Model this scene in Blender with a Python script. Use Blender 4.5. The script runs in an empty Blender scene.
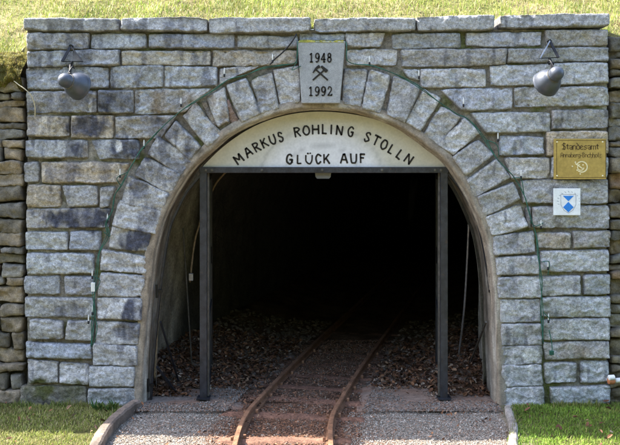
import bpy, math, random
import numpy as np
from mathutils import Vector
rad = math.radians
S = bpy.context.scene

# ------------------------------------------------------------------ camera, sky, sun, exposure
EYE, D, F = 1.89, 6.5, 861.0            # eye height, distance of the portal face, focal length in photo pixels
cam_d = bpy.data.cameras.new('camera'); cam = bpy.data.objects.new('camera', cam_d)
S.collection.objects.link(cam); S.camera = cam
cam.location = (0, 0, EYE); cam.rotation_euler = (rad(90), 0, 0)
cam_d.sensor_width = 36; cam_d.lens = 36*F/620; cam_d.shift_y = -67.5/620; cam_d.clip_start = .05; cam_d.clip_end = 2000

SUN_EL, SUN_AZ = 50, -73                # azimuth from +Y towards +X
sd = Vector((math.sin(rad(SUN_AZ))*math.cos(rad(SUN_EL)), math.cos(rad(SUN_AZ))*math.cos(rad(SUN_EL)), math.sin(rad(SUN_EL))))
w = bpy.data.worlds.new('World'); S.world = w; w.use_nodes = True
nt = w.node_tree; bg = nt.nodes['Background']
sky = nt.nodes.new('ShaderNodeTexSky'); sky.sky_type = 'NISHITA'; sky.sun_disc = False
sky.sun_elevation = rad(SUN_EL); sky.sun_rotation = rad(SUN_AZ)
sky.dust_density = 2.5; sky.air_density = 1.0; sky.ozone_density = 1.0
nt.links.new(sky.outputs[0], bg.inputs[0]); bg.inputs[1].default_value = .15
sl = bpy.data.lights.new('sun', 'SUN'); sl.energy = 3.8; sl.angle = rad(.5); sl.color = (1, .95, .86)
so = bpy.data.objects.new('sun', sl); S.collection.objects.link(so)
so.rotation_euler = sd.to_track_quat('Z', 'Y').to_euler(); so.location = (-5, 3, 9)
vs = S.view_settings; vs.view_transform = 'Standard'; vs.look = 'None'; vs.gamma = 1; vs.use_curve_mapping = False
vs.exposure = 2.62
S.cycles.max_bounces = 8

# ------------------------------------------------------------------ helpers
RS = np.random.RandomState(7)
def _hash(ix, iy, iz):
    n = (ix*374761393 + iy*668265263 + iz*2147483647 + 1274126177) & 0xffffffff
    n = ((n ^ (n >> 13))*1103515245) & 0xffffffff
    n = ((n ^ (n >> 16))*2246822519) & 0xffffffff
    return ((n ^ (n >> 15)) & 0xffffff)/float(0xffffff)
def vn(x, y, z=0.):
    x, y, z = np.broadcast_arrays(np.asarray(x, float), np.asarray(y, float), np.asarray(z, float))
    ix, iy, iz = np.floor(x).astype(np.int64), np.floor(y).astype(np.int64), np.floor(z).astype(np.int64)
    fx, fy, fz = x-ix, y-iy, z-iz
    fx, fy, fz = fx*fx*(3-2*fx), fy*fy*(3-2*fy), fz*fz*(3-2*fz)
    r = 0
    for a in (0, 1):
        for b in (0, 1):
            for c in (0, 1):
                r = r + _hash(ix+a, iy+b, iz+c)*(fx if a else 1-fx)*(fy if b else 1-fy)*(fz if c else 1-fz)
    return r*2-1
def fbm(x, y, z=0., o=4, g=.5):
    r, a, t = 0, 1., 0
    x, y, z = np.asarray(x, float), np.asarray(y, float), np.asarray(z, float)
    for i in range(o):
        r = r + a*vn(x*2**i+i*17.3, y*2**i-i*9.1, z*2**i+i*5.7); t += a; a *= g
    return r/t
def sm(e0, e1, x):
    t = np.clip((x-e0)/(e1-e0), 0, 1); return t*t*(3-2*t)

def P(px, py, y=D):                      # photo pixel seen at depth y -> world point
    return ((px-310)*y/F, y, EYE-(py-155)*y/F)
def G(px, py, z=0.):                     # photo pixel on the ground -> x, y
    y = F*(EYE-z)/(py-155); return ((px-310)*y/F, y)

class MB:
    def __init__(s): s.v = []; s.f = []; s.c = []; s.n = 0
    def add(s, verts, faces, cols=None):
        verts = np.asarray(verts, float).reshape(-1, 3)
        s.v.append(verts); k = s.n
        if isinstance(faces, np.ndarray): s.f.append((faces+k).tolist())
        else: s.f.append([[i+k for i in f] for f in faces])
        if cols is None: cols = np.ones((len(verts), 3))*.5
        cols = np.broadcast_to(np.asarray(cols, float), (len(verts), 3))
        s.c.append(cols); s.n += len(verts)
    def build(s, name, mat, parent=None, smooth=False, col=True):
        me = bpy.data.meshes.new(name)
        V = np.concatenate(s.v); fs = [f for l in s.f for f in l]
        q = parent
        while q is not None: V = V-np.array(q.location); q = q.parent
        me.from_pydata(V.tolist(), [], fs)
        if col:
            C = np.concatenate(s.c); a = me.color_attributes.new('Col', 'FLOAT_COLOR', 'POINT')
            a.data.foreach_set('color', np.concatenate([C, np.ones((len(C), 1))], 1).ravel().astype(np.float32))
        if smooth: me.polygons.foreach_set('use_smooth', [True]*len(me.polygons))
        me.materials.append(mat); me.update()
        o = bpy.data.objects.new(name, me); S.collection.objects.link(o)
        if parent is not None: o.parent = parent
        return o
def grid_faces(nu, nv):                  # nv rows of nu vertices
    i = np.arange(nu-1)[None, :]+np.arange(nv-1)[:, None]*nu; i = i.ravel()
    return np.stack([i, i+1, i+nu+1, i+nu], 1)
def box(mb, x0, x1, y0, y1, z0, z1, col=None, bev=0.0):
    b = bev
    if b <= 0:
        v = [(x, y, z) for z in (z0, z1) for y in (y0, y1) for x in (x0, x1)]
        mb.add(v, [(0, 2, 3, 1), (4, 5, 7, 6), (0, 1, 5, 4), (2, 6, 7, 3), (0, 4, 6, 2), (1, 3, 7, 5)], col); return
    import bmesh
    bm = bmesh.new(); bmesh.ops.create_cube(bm, size=1)
    for q in bm.verts: q.co = Vector(((x0+x1)/2+q.co.x*(x1-x0), (y0+y1)/2+q.co.y*(y1-y0), (z0+z1)/2+q.co.z*(z1-z0)))
    bmesh.ops.bevel(bm, geom=bm.edges[:], offset=b, segments=2, affect='EDGES', profile=.5)
    bm.verts.ensure_lookup_table(); bm.verts.index_update()
    mb.add([tuple(q.co) for q in bm.verts], [[q.index for q in f.verts] for f in bm.faces], col); bm.free()
def catmull(pts, n=6):
    pts = [np.array(p, float) for p in pts]
    if len(pts) < 3: return pts
    q = [2*pts[0]-pts[1]]+pts+[2*pts[-1]-pts[-2]]; out = []
    for i in range(1, len(q)-2):
        for k in range(n):
            t = k/n
            out.append(.5*((2*q[i])+(-q[i-1]+q[i+1])*t+(2*q[i-1]-5*q[i]+4*q[i+1]-q[i+2])*t*t+(-q[i-1]+3*q[i]-3*q[i+1]+q[i+2])*t**3))
    out.append(q[-2]); return out
def tube(mb, pts, r, seg=8, col=None, flat=None):
    pts = [np.array(p, float) for p in pts]; n = len(pts); V = []; up = None
    rr = r if hasattr(r, '__len__') else [r]*n
    for i, p in enumerate(pts):
        t = pts[min(i+1, n-1)]-pts[max(i-1, 0)]; t = t/(np.linalg.norm(t)+1e-12)
        if up is None:
            up = np.array((0, 1., 0)) if abs(t[1]) < .9 else np.array((1., 0, 0))
        a = np.cross(t, up); a /= np.linalg.norm(a)+1e-12; b = np.cross(a, t); up = b
        for k in range(seg):
            g = 2*math.pi*(k+.5)/seg
            V.append(p+rr[i]*(math.cos(g)*a+math.sin(g)*b*(flat or 1)))
    Fc = []
    for i in range(n-1):
        for k in range(seg):
            k2 = (k+1) % seg; Fc.append((i*seg+k, i*seg+k2, (i+1)*seg+k2, (i+1)*seg+k))
    Fc.append(list(range(seg))[::-1]); Fc.append([(n-1)*seg+k for k in range(seg)])
    mb.add(V, Fc, col)
def bar(mb, a, b, wx, wy, col=None):     # square bar between two points
    a, b = np.array(a, float), np.array(b, float); t = b-a; L = np.linalg.norm(t); t /= L
    ref = np.array((0, 1., 0)) if abs(t[1]) < .8 else np.array((0, 0, 1.))
    u = np.cross(t, ref); u /= np.linalg.norm(u); v = np.cross(u, t)
    V = []
    for p in (a, b):
        for su, sv in ((-1, -1), (1, -1), (1, 1), (-1, 1)): V.append(p+u*su*wx/2+v*sv*wy/2)
    mb.add(V, [(0, 1, 2, 3), (7, 6, 5, 4), (0, 4, 5, 1), (1, 5, 6, 2), (2, 6, 7, 3), (3, 7, 4, 0)], col)
def sweep(mb, path, prof, col=None, closed=True):   # path of (origin, normal u, depth v) frames; prof (a,b)
    V = []; m = len(prof)
    for o, u, v in path:
        for a, b in prof: V.append(np.array(o)+np.array(u)*a+np.array(v)*b)
    Fc = []
    for i in range(len(path)-1):
        for k in range(m if closed else m-1):
            k2 = (k+1) % m; Fc.append((i*m+k, (i+1)*m+k, (i+1)*m+k2, i*m+k2))
    if closed: Fc += [list(range(m)), [(len(path)-1)*m+k for k in range(m)][::-1]]
    mb.add(V, Fc, col)
def revolve(mb, o, axis, prof, seg=28, col=None, closed=False):
    o = np.array(o, float); ax = np.array(axis, float); ax /= np.linalg.norm(ax)
    r = np.array((0, 0, 1.)) if abs(ax[2]) < .9 else np.array((1., 0, 0))
    a = np.cross(ax, r); a /= np.linalg.norm(a); b = np.cross(ax, a); V = []
    for h, q in prof:
        for k in range(seg):
            g = 2*math.pi*k/seg; V.append(o+ax*h+q*(math.cos(g)*a+math.sin(g)*b))
    Fc = [(i*seg+k, i*seg+(k+1) % seg, (i+1)*seg+(k+1) % seg, (i+1)*seg+k) for i in range(len(prof)-1) for k in range(seg)]
    if closed: Fc += [list(range(seg))[::-1], [(len(prof)-1)*seg+k for k in range(seg)]]
    mb.add(V, Fc, col)

def tag(o, label=None, cat=None, group=None, kind=None):
    for k, v in (('label', label), ('category', cat), ('group', group), ('kind', kind)):
        if v: o[k] = v
    return o
def thing(name, label, cat, loc, group=None):
    o = bpy.data.objects.new(name, None); S.collection.objects.link(o); o.location = loc; o.empty_display_size = .1
    return tag(o, label, cat, group)

# ------------------------------------------------------------------ materials
def mat(name, base=(.3, .3, .3), rough=.85, metal=0., attr=False, n1=None, n2=None, bump=None, speck=None, spec=.3, trans=0.):
    """n1/n2: (scale, amount) brightness noises; bump: list of (scale, distance, detail); speck: (scale, colour, threshold)"""
    m = bpy.data.materials.new(name); m.use_nodes = True; t = m.node_tree; N = t.nodes; L = t.links
    b = N['Principled BSDF']; b.inputs['Roughness'].default_value = rough; b.inputs['Metallic'].default_value = metal
    b.inputs['Specular IOR Level'].default_value = spec
    co = N.new('ShaderNodeTexCoord').outputs['Object']
    if attr:
        a = N.new('ShaderNodeAttribute'); a.attribute_name = 'Col'; cur = a.outputs['Color']
    else:
        a = N.new('ShaderNodeRGB'); a.outputs[0].default_value = (*base, 1); cur = a.outputs[0]
    def noise(sc, det=4, rg=.6):
        n = N.new('ShaderNodeTexNoise'); n.inputs['Scale'].default_value = sc; n.inputs['Detail'].default_value = det
        n.inputs['Roughness'].default_value = rg; L.new(co, n.inputs['Vector']); return n.outputs['Fac']
    for nn in (n1, n2):
        if not nn: continue
        mr = N.new('ShaderNodeMapRange'); L.new(noise(nn[0]), mr.inputs[0])
        mr.inputs[1].default_value = .34; mr.inputs[2].default_value = .66
        mr.inputs[3].default_value = 1-nn[1]; mr.inputs[4].default_value = 1+nn[1]
        mx = N.new('ShaderNodeVectorMath'); mx.operation = 'SCALE'; L.new(cur, mx.inputs[0]); L.new(mr.outputs[0], mx.inputs['Scale'])
        cur = mx.outputs[0]
    if speck:
        mr = N.new('ShaderNodeMapRange'); L.new(noise(speck[0], 3, .7), mr.inputs[0])
        mr.inputs[1].default_value = speck[2]; mr.inputs[2].default_value = speck[2]+.08
        mr.inputs[4].default_value = speck[3] if len(speck) > 3 else 1
        mx = N.new('ShaderNodeMix'); mx.data_type = 'RGBA'; L.new(mr.outputs[0], mx.inputs[0]); L.new(cur, mx.inputs[6])
        mx.inputs[7].default_value = (*speck[1], 1); cur = mx.outputs[2]
    L.new(cur, b.inputs['Base Color'])
    prev = None
    for sc, dist, det in (bump or []):
        bp = N.new('ShaderNodeBump'); bp.inputs['Distance'].default_value = dist; bp.inputs['Strength'].default_value = 1
        L.new(noise(sc, det, .65), bp.inputs['Height'])
        if prev: L.new(prev, bp.inputs['Normal'])
        prev = bp.outputs[0]
    if prev: L.new(prev, b.inputs['Normal'])
    if trans:
        tr = N.new('ShaderNodeBsdfTranslucent'); L.new(cur, tr.inputs[0]); ms = N.new('ShaderNodeMixShader'); ms.inputs[0].default_value = trans
        L.new(b.outputs[0], ms.inputs[1]); L.new(tr.outputs[0], ms.inputs[2]); L.new(ms.outputs[0], N['Material Output'].inputs[0])
    return m
M = {}
M['stone'] = mat('granite', attr=True, n1=(48, .30), n2=(130, .26), speck=(95, (.09, .09, .09), .61, .45), bump=[(26, .024, 8), (110, .006, 4)], rough=.9)
M['rubble'] = mat('rubble_stone', attr=True, n1=(18, .3), n2=(140, .25), bump=[(30, .012, 6), (150, .003, 3)], rough=.95)
M['mortar'] = mat('mortar', attr=True, n1=(30, .35), n2=(160, .3), bump=[(60, .008, 6)], rough=1, spec=.1)
M['lining'] = mat('old_concrete', attr=True, n1=(14, .2), n2=(90, .22), bump=[(40, .005, 6)], rough=.95)
M['rock'] = mat('tunnel_rock', attr=True, n1=(6, .35), n2=(50, .3), bump=[(12, .03, 7), (60, .006, 4)], rough=.95)
M['soil'] = mat('soil', attr=True, n1=(9, .3), n2=(90, .4), bump=[(40, .012, 6), (160, .004, 3)], rough=1, spec=.1)
M['bits'] = mat('loose_bits', attr=True, n1=(80, .2), rough=.9, spec=.2)
M['blade'] = mat('grass_blade', attr=True, rough=.6, spec=.3, trans=.35)
M['leaf'] = mat('dead_leaf', attr=True, n1=(60, .3), rough=.8, spec=.2)
M['rust'] = mat('rusty_rail', (.30, .165, .10), n1=(12, .35), n2=(120, .35), speck=(60, (.10, .05, .032), .57), bump=[(90, .002, 4)], rough=.42, metal=.35, spec=.5)
M['sleeper'] = mat('weathered_timber', (.145, .075, .05), n1=(10, .35), n2=(70, .4), bump=[(50, .01, 5)], rough=.95)
M['steel'] = mat('dark_steel', (.026, .028, .036), n1=(20, .4), n2=(120, .3), speck=(28, (.075, .045, .03), .62, .6), bump=[(120, .0008, 3)], rough=.45, metal=.3, spec=.5)
M['dull_steel'] = mat('dull_steel', (.10, .095, .085), n1=(20, .3), n2=(120, .25), rough=.6, metal=.4)
M['cable_green'] = mat('green_cable', (.018, .085, .06), n1=(25, .45), n2=(120, .2), rough=.55)
M['cable_black'] = mat('black_cable', (.012, .012, .014), n1=(30, .2), rough=.55)
M['candle'] = mat('bulb_white', (.62, .63, .62), n1=(60, .1), rough=.3, spec=.5)
M['lampgrey'] = mat('lamp_enamel', (.048, .056, .075), n1=(14, .12), n2=(150, .1), speck=(45, (.07, .07, .075), .64), rough=.38, spec=.5, bump=[(60, .0006, 3)])
M['lampinner'] = mat('lamp_inner', (.6, .6, .58), n1=(20, .1), rough=.4)
M['black'] = mat('black_metal', (.012, .012, .013), n1=(30, .3), rough=.4, metal=.2)
M['zinc'] = mat('zinc_plate', (.3, .3, .32), n1=(30, .2), n2=(150, .15), rough=.45, metal=.6)
M['brass'] = mat('brass_plate', (.47, .335, .115), n1=(6, .12), n2=(40, .12), bump=[(220, .0004, 3)], rough=.42, metal=.55, spec=.5)
M['engrave'] = mat('dark_engraving', (.09, .055, .02), n1=(80, .2), rough=.6)
M['shine'] = mat('polished_relief', (.8, .72, .5), n1=(60, .1), rough=.3, metal=.3)
M['white'] = mat('white_enamel', (.72, .74, .78), n1=(30, .08), n2=(200, .05), rough=.35)
M['blue'] = mat('blue_enamel', (.03, .20, .62), n1=(30, .1), rough=.35)
M['greyline'] = mat('grey_print', (.33, .36, .42), n1=(30, .1), rough=.5)
M['board'] = mat('painted_board', attr=True, n1=(9, .05), n2=(60, .06), speck=(25, (.36, .32, .22), .68, .4), bump=[(50, .0008, 4)], rough=.7)
M['paint'] = mat('black_paint', (.018, .015, .013), n1=(90, .4), rough=.6)
M['keystone'] = mat('dressed_granite', (.30, .31, .32), n1=(30, .12), n2=(300, .25), speck=(260, (.10, .10, .12), .60, .7), bump=[(220, .0015, 3)], rough=.85)
M['moss'] = mat('moss', attr=True, n1=(40, .4), n2=(200, .3), bump=[(90, .012, 5)], rough=1, spec=.05)
M['kerb'] = mat('kerb_stone', attr=True, n1=(20, .25), n2=(120, .25), bump=[(60, .006, 5)], rough=.95)
M['clay'] = mat('terracotta_collar', (.42, .16, .07), n1=(40, .2), rough=.7)
M['pvc'] = mat('white_pipe', (.7, .69, .66), n1=(40, .08), rough=.4)
M['twig'] = mat('dry_stalk', (.46, .40, .28), n1=(60, .2), rough=.8)
M['conduit'] = mat('tan_conduit', (.20, .15, .09), n1=(40, .3), rough=.7)
M['box'] = mat('grey_plastic', (.13, .13, .13), n1=(50, .1), rough=.5)

# ------------------------------------------------------------------ terrain: ground, hillside
def topline(x):                          # height of the retained bank behind the walls
    x = np.asarray(x, float)
    t = 2.90-.20*sm(-2.16, -2.30, x)-.06*sm(2.25, 2.5, x)
    return t*(1-.92*sm(4.2, 12, np.abs(x)))
def hill(x, y):
    d = np.maximum(y-(D+.34), 0)
    return topline(x)-.015+.50*d*(1-.012*np.minimum(d, 40))+.05*fbm(x*1.3, y*1.3, 3., 4)*sm(0, .5, d)+.03*fbm(x*5, y*5, 1., 2)*sm(0, .25, d)
mb = MB()
xs = np.concatenate([np.linspace(-300, -8, 24), np.linspace(-7, 7, 190), np.linspace(8, 300, 24)])
ys = np.concatenate([np.linspace(-250, -50, 6), np.linspace(-45, -4, 16), np.linspace(-3, 4.6, 24), np.linspace(4.65, D+.3, 60), np.linspace(D+.4, D+12, 4), np.linspace(40, 300, 5)])
X, Y = np.meshgrid(xs, ys)
Z = .012*fbm(X*3, Y*3, 0, 4)*sm(30, 5, np.abs(X)+np.abs(Y-6))
side = np.abs(X) > 1.42
Z = np.where(side, Z+.0, Z-.02)-np.where(Y > D+.2, .12, 0)
Z = Z+34*sm(-7, -52, Y)                  # unseen slope added behind the camera to cut low light into the tunnel
gr = sm(1.36, 1.5, np.abs(X))[..., None]
lawn = np.array((.085, .085, .03)); dirt = np.array((.23, .195, .16)); red = np.array((.15, .08, .05))
tr = sm(.85, .40, np.abs(X+.14)+.25*fbm(X*3, Y*3, 71, 3))[..., None]
C = lawn*gr+(1-gr)*(dirt*(1-tr)+red*tr)
far = sm(-6, -14, Y)[..., None]; C = C*(1-far)+np.array((.045, .055, .025))*far  # dark green over the added slope
mb.add(np.stack([X, Y, Z], -1), grid_faces(len(xs), len(ys)), C.reshape(-1, 3))
tag(mb.build('ground', M['soil'], smooth=True), kind='structure')

mb = MB()
xs = np.concatenate([np.linspace(-120, -13, 16), np.linspace(-12, -4.2, 28), np.linspace(-4, 4, 161), np.linspace(4.2, 12, 28), np.linspace(13, 120, 16)])
ys = np.concatenate([np.linspace(D+.30, D+3, 55), np.linspace(D+3.3, D+60, 30)])
X, Y = np.meshgrid(xs, ys); Z = hill(X, Y)
V = np.stack([X, Y, Z], -1)
sk = V[:1].copy(); sk[..., 2] = -.2      # skirt down behind the walls
V = np.concatenate([sk, V])
g = sm(-.2, .5, fbm(V[..., 0]*2, V[..., 1]*2, 4, 4))[..., None]
C = np.array((.20, .17, .08))*(1-g)+np.array((.12, .13, .035))*g
fc = grid_faces(len(xs), len(ys)+1); fc = np.concatenate([fc[:len(xs)-1][np.abs(xs[:-1]) > 2.0], fc[len(xs)-1:]])
mb.add(V, fc, C.reshape(-1, 3))
tag(mb.build('hillside', M['soil'], smooth=True), kind='structure')

# ------------------------------------------------------------------ stones
def stain_cols(px, py, base, k):
    """lasting stains on the masonry: base colour -> colour; px,py photo coordinates on the wall"""
    c = np.broadcast_to(np.asarray(base, float), (len(px), 3)).copy()
    st = fbm(px*.16, py*.035, 2.+k*.31, 3)
    sp = fbm(px*.10, py*.10, 9.+k*.17, 4)
    wn = fbm(px*.09, py*.05, 31., 3); wn2 = fbm(px*.3, py*.12, 37., 3)
    def blob(lst, soft=.45):
        m = np.zeros(len(px))
        for cx, cy, rx, ry, a in lst:
            d = np.sqrt(((px-cx)/rx)**2+((py-cy)/ry)**2)*(1+.55*wn)+.35*wn2; m = np.maximum(m, a*sm(1.25, .75, d))
        return m
    dark = blob([(112, 101, 22, 13, .8), (82, 98, 10, 12, .5), (86, 126, 26, 12, .8), (165, 128, 22, 12, .7), (130, 148, 22, 11, .9), (78, 149, 9, 9, .7), (83, 218, 28, 11, .95),
                 (136, 240, 17, 11, 1.1), (150, 214, 9, 12, .6), (140, 190, 10, 12, .7), (133, 310, 9, 11, .9), (128, 332, 13, 9, .8), (70, 312, 14, 9, .5),
                 (70, 172, 12, 10, .5), (105, 172, 8, 10, .4), (175, 170, 12, 14, .4), (510, 282, 12, 12, .4), (515, 240, 9, 9, .5), (190, 155, 9, 9, .6), (50, 103, 10, 9, .4), (455, 100, 9, 9, .3), (260, 95, 5, 14, .5)])
    m = np.clip(dark*(.88+.8*st+.4*sp), 0, .95)[:, None]
    m = np.maximum(m, (.50*sm(.14, .5, st+.35*sp+.30*sm(280, 90, py)*sm(280, 120, px)-.10))[:, None])
    c = c*(1-m)+np.array((.05, .055, .085))*m
    wh = blob([(119, 146, 3, 5, 1), (531, 356, 9, 7, 1), (530, 371, 3, 7, .8), (572, 330, 4, 20, .5), (525, 240, 7, 8, .5), (161, 194, 4, 3, .9), (585, 385, 2, 20, .3), (560, 332, 12, 8, .35), (525, 313, 14, 4, .4), (130, 352, 7, 9, .35), (129, 376, 5, 8, .4), (534, 145, 8, 7, .3), (90, 104, 2, 9, .5), (134, 96, 2, 10, .5)])
    m = np.clip(wh*(1.1+.6*sp), 0, 1)[:, None]; c = c*(1-m)+np.array((.60, .60, .60))*m
    br = blob([(172, 102, 34, 11, .85), (553, 240, 16, 8, .75), (572, 351, 22, 7, .6), (300, 68, 30, 4, .3), (578, 375, 3, 20, .6), (232, 118, 9, 14, .5), (86, 152, 3, 8, .6)])
    m = np.clip(br*(.65+.5*sp+.5*st), 0, 1)[:, None]; c = c*(1-m)+np.array((.25, .19, .115))*m
    gn = blob([(546, 350, 7, 55, .55), (548, 300, 7, 40, .3), (40, 388, 18, 9, .9), (70, 390, 13, 9, .7), (330, 20, 400, 2, .15), (545, 395, 8, 12, .7), (560, 320, 25, 30, .18), (200, 130, 6, 6, .2), (50, 72, 6, 4, .4), (430, 395, 400, 5, .12)])
    m = np.clip(gn*(.7+1.1*sp), 0, 1)[:, None]; c = c*(1-m)+np.array((.095, .10, .03))*m
    li = sm(.30, .62, fbm(px*.35, py*.35, 4+k, 4))[:, None]*.35
    c = c*(1-li)+np.array((.42, .42, .41))*li
    return c
STONE = np.array((.385, .388, .398))
cnt = [0]
def stone(mb, q, y0=D, relief=.020, depth=.09, cell=.0080, base=None, rough=.013, jit=1.0, cut=.004, stained=True, px=True, wob=1., grow=.75):
    k = cnt[0]; cnt[0] += 1; rs = np.random.RandomState(100+k)
    if len(q) == 4: x0, a, x1, b = q; q = (x0, a, x1, a, x1, b, x0, b)
    q = np.array(q, float).reshape(4, 2)
    if px:
        q = q+rs.uniform(-.6, .6, (4, 2))*jit+np.sign(q-q.mean(0))*grow
        q = np.stack([(q[:, 0]-310)*D/F, EYE-(q[:, 1]-155)*D/F], 1)
    tl, trr, brr, bl = q
    wd = (np.linalg.norm(trr-tl)+np.linalg.norm(brr-bl))/2; hg = (np.linalg.norm(bl-tl)+np.linalg.norm(brr-trr))/2
    nu, nv = max(7, int(wd/cell)), max(7, int(hg/cell))
    def spaced(n, L):                    # rows bunch near the edge so the arris stays crisp
        e = min(.004/L*2, .2); e2 = min(.011/L*2, .3)
        return np.concatenate([[-1, -1+e], np.linspace(-1+e2, 1-e2, n-4), [1-e, 1]])
    s, t = np.meshgrid(spaced(nu, wd), spaced(nv, hg))
    ds = (1-np.abs(s))*wd/2; dt = (1-np.abs(t))*hg/2
    cr = cut*rs.uniform(.6, 1.5)
    s2 = s*(1-cr/wd*np.abs(t)**7*2.2); t2 = t*(1-cr/hg*np.abs(s)**9*2.2)
    u, v = (s2+1)/2, (t2+1)/2
    pos = ((1-u)*(1-v))[..., None]*tl+(u*(1-v))[..., None]*trr+(u*v)[..., None]*brr+((1-u)*v)[..., None]*bl
    x, z = pos[..., 0], pos[..., 1]
    ox = rs.uniform(0, 50, 3)
    dx = (.006*fbm(x*9+ox[0], z*9, ox[1], 2)+.0045*fbm(x*38, z*38+ox[0], ox[2], 3))*wob
    dz = (.010*fbm(x*8, z*6+ox[1], ox[2], 3)+.0045*fbm(x*38+ox[2], z*38, ox[0], 3))*wob
    xx, zz = x+dx, z+dz
    d = np.minimum(ds, dt)
    d = d+.004*fbm(x*45, z*45, ox[0], 2)*sm(0, .01, d)
    prof = relief*(1-np.clip(1-d/(.0055*rs.uniform(.6, 1.9)), 0, 1)**2.0)
    tilt = rs.uniform(-.01, .01)*s+rs.uniform(-.008, .008)*t
    n = fbm(x*7+ox[0], z*11+ox[1], ox[2], 5, .55)
    fac = np.abs(fbm(x*10+ox[1], z*15+ox[2], ox[0], 4))*1.3       # ridges of a split face
    h = prof+(tilt+n*rough*1.3+(.35-fac)*rough*1.7+fbm(x*90, z*90, ox[0], 2)*.0018)*sm(0, .012, d)+rs.uniform(-.005, .005)
    h = h-.016*sm(.22, .5, fbm(x*16, z*22, ox[0]+5, 3))*sm(.022, .002, d)
    V = np.stack([xx, y0+.022-h, zz], -1)
    if base is None:
        tn = rs.uniform(-.045, .045); base = STONE*rs.uniform(.82, 1.22)*np.array((1+tn, 1, 1-tn))
        r = rs.rand()
        if r < .13: base = base*np.array((1.12, 1.0, .82))
        elif r < .22: base = base*np.array((.95, .98, 1.06))
    if stained:
        c = stain_cols(((xx)*F/D+310).ravel(), (155-(zz-EYE)*F/D).ravel(), base, rs.uniform(0, 6))
    else:
        li = sm(-.2, .5, fbm(x*8, z*8, ox[0], 4))[..., None]
        c = (np.asarray(base)*(1-.35*li)+np.array((.16, .15, .12))*.35*li).reshape(-1, 3)
    mot = fbm(x*13, z*13, ox[1], 4).ravel()[:, None]; c = c*(1+.42*mot)
    # grime sits along the arrises of the blocks
    gr = (sm(.014, .0, d.ravel())*.5)[:, None]; c = c*(1-gr)+np.array((.10, .09, .07))*gr
    fc = grid_faces(nu, nv)
    top = list(range(nu)); rt = [i*nu+nu-1 for i in range(1, nv)]; bt = [(nv-1)*nu+i for i in range(nu-2, -1, -1)]; lf = [i*nu for i in range(nv-2, 0, -1)]
    rim = top+rt+bt+lf; Vf = V.reshape(-1, 3); back = Vf[rim].copy(); back[:, 1] = y0+depth
    nf = len(Vf); m = len(rim)
    faces = fc[:, ::-1].tolist()+[[rim[i], rim[(i+1) % m], nf+(i+1) % m, nf+i] for i in range(m)]
    faces = [f[::-1] for f in faces]
    mb.add(np.concatenate([Vf, back]), faces, np.concatenate([c, c[rim]]))

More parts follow.
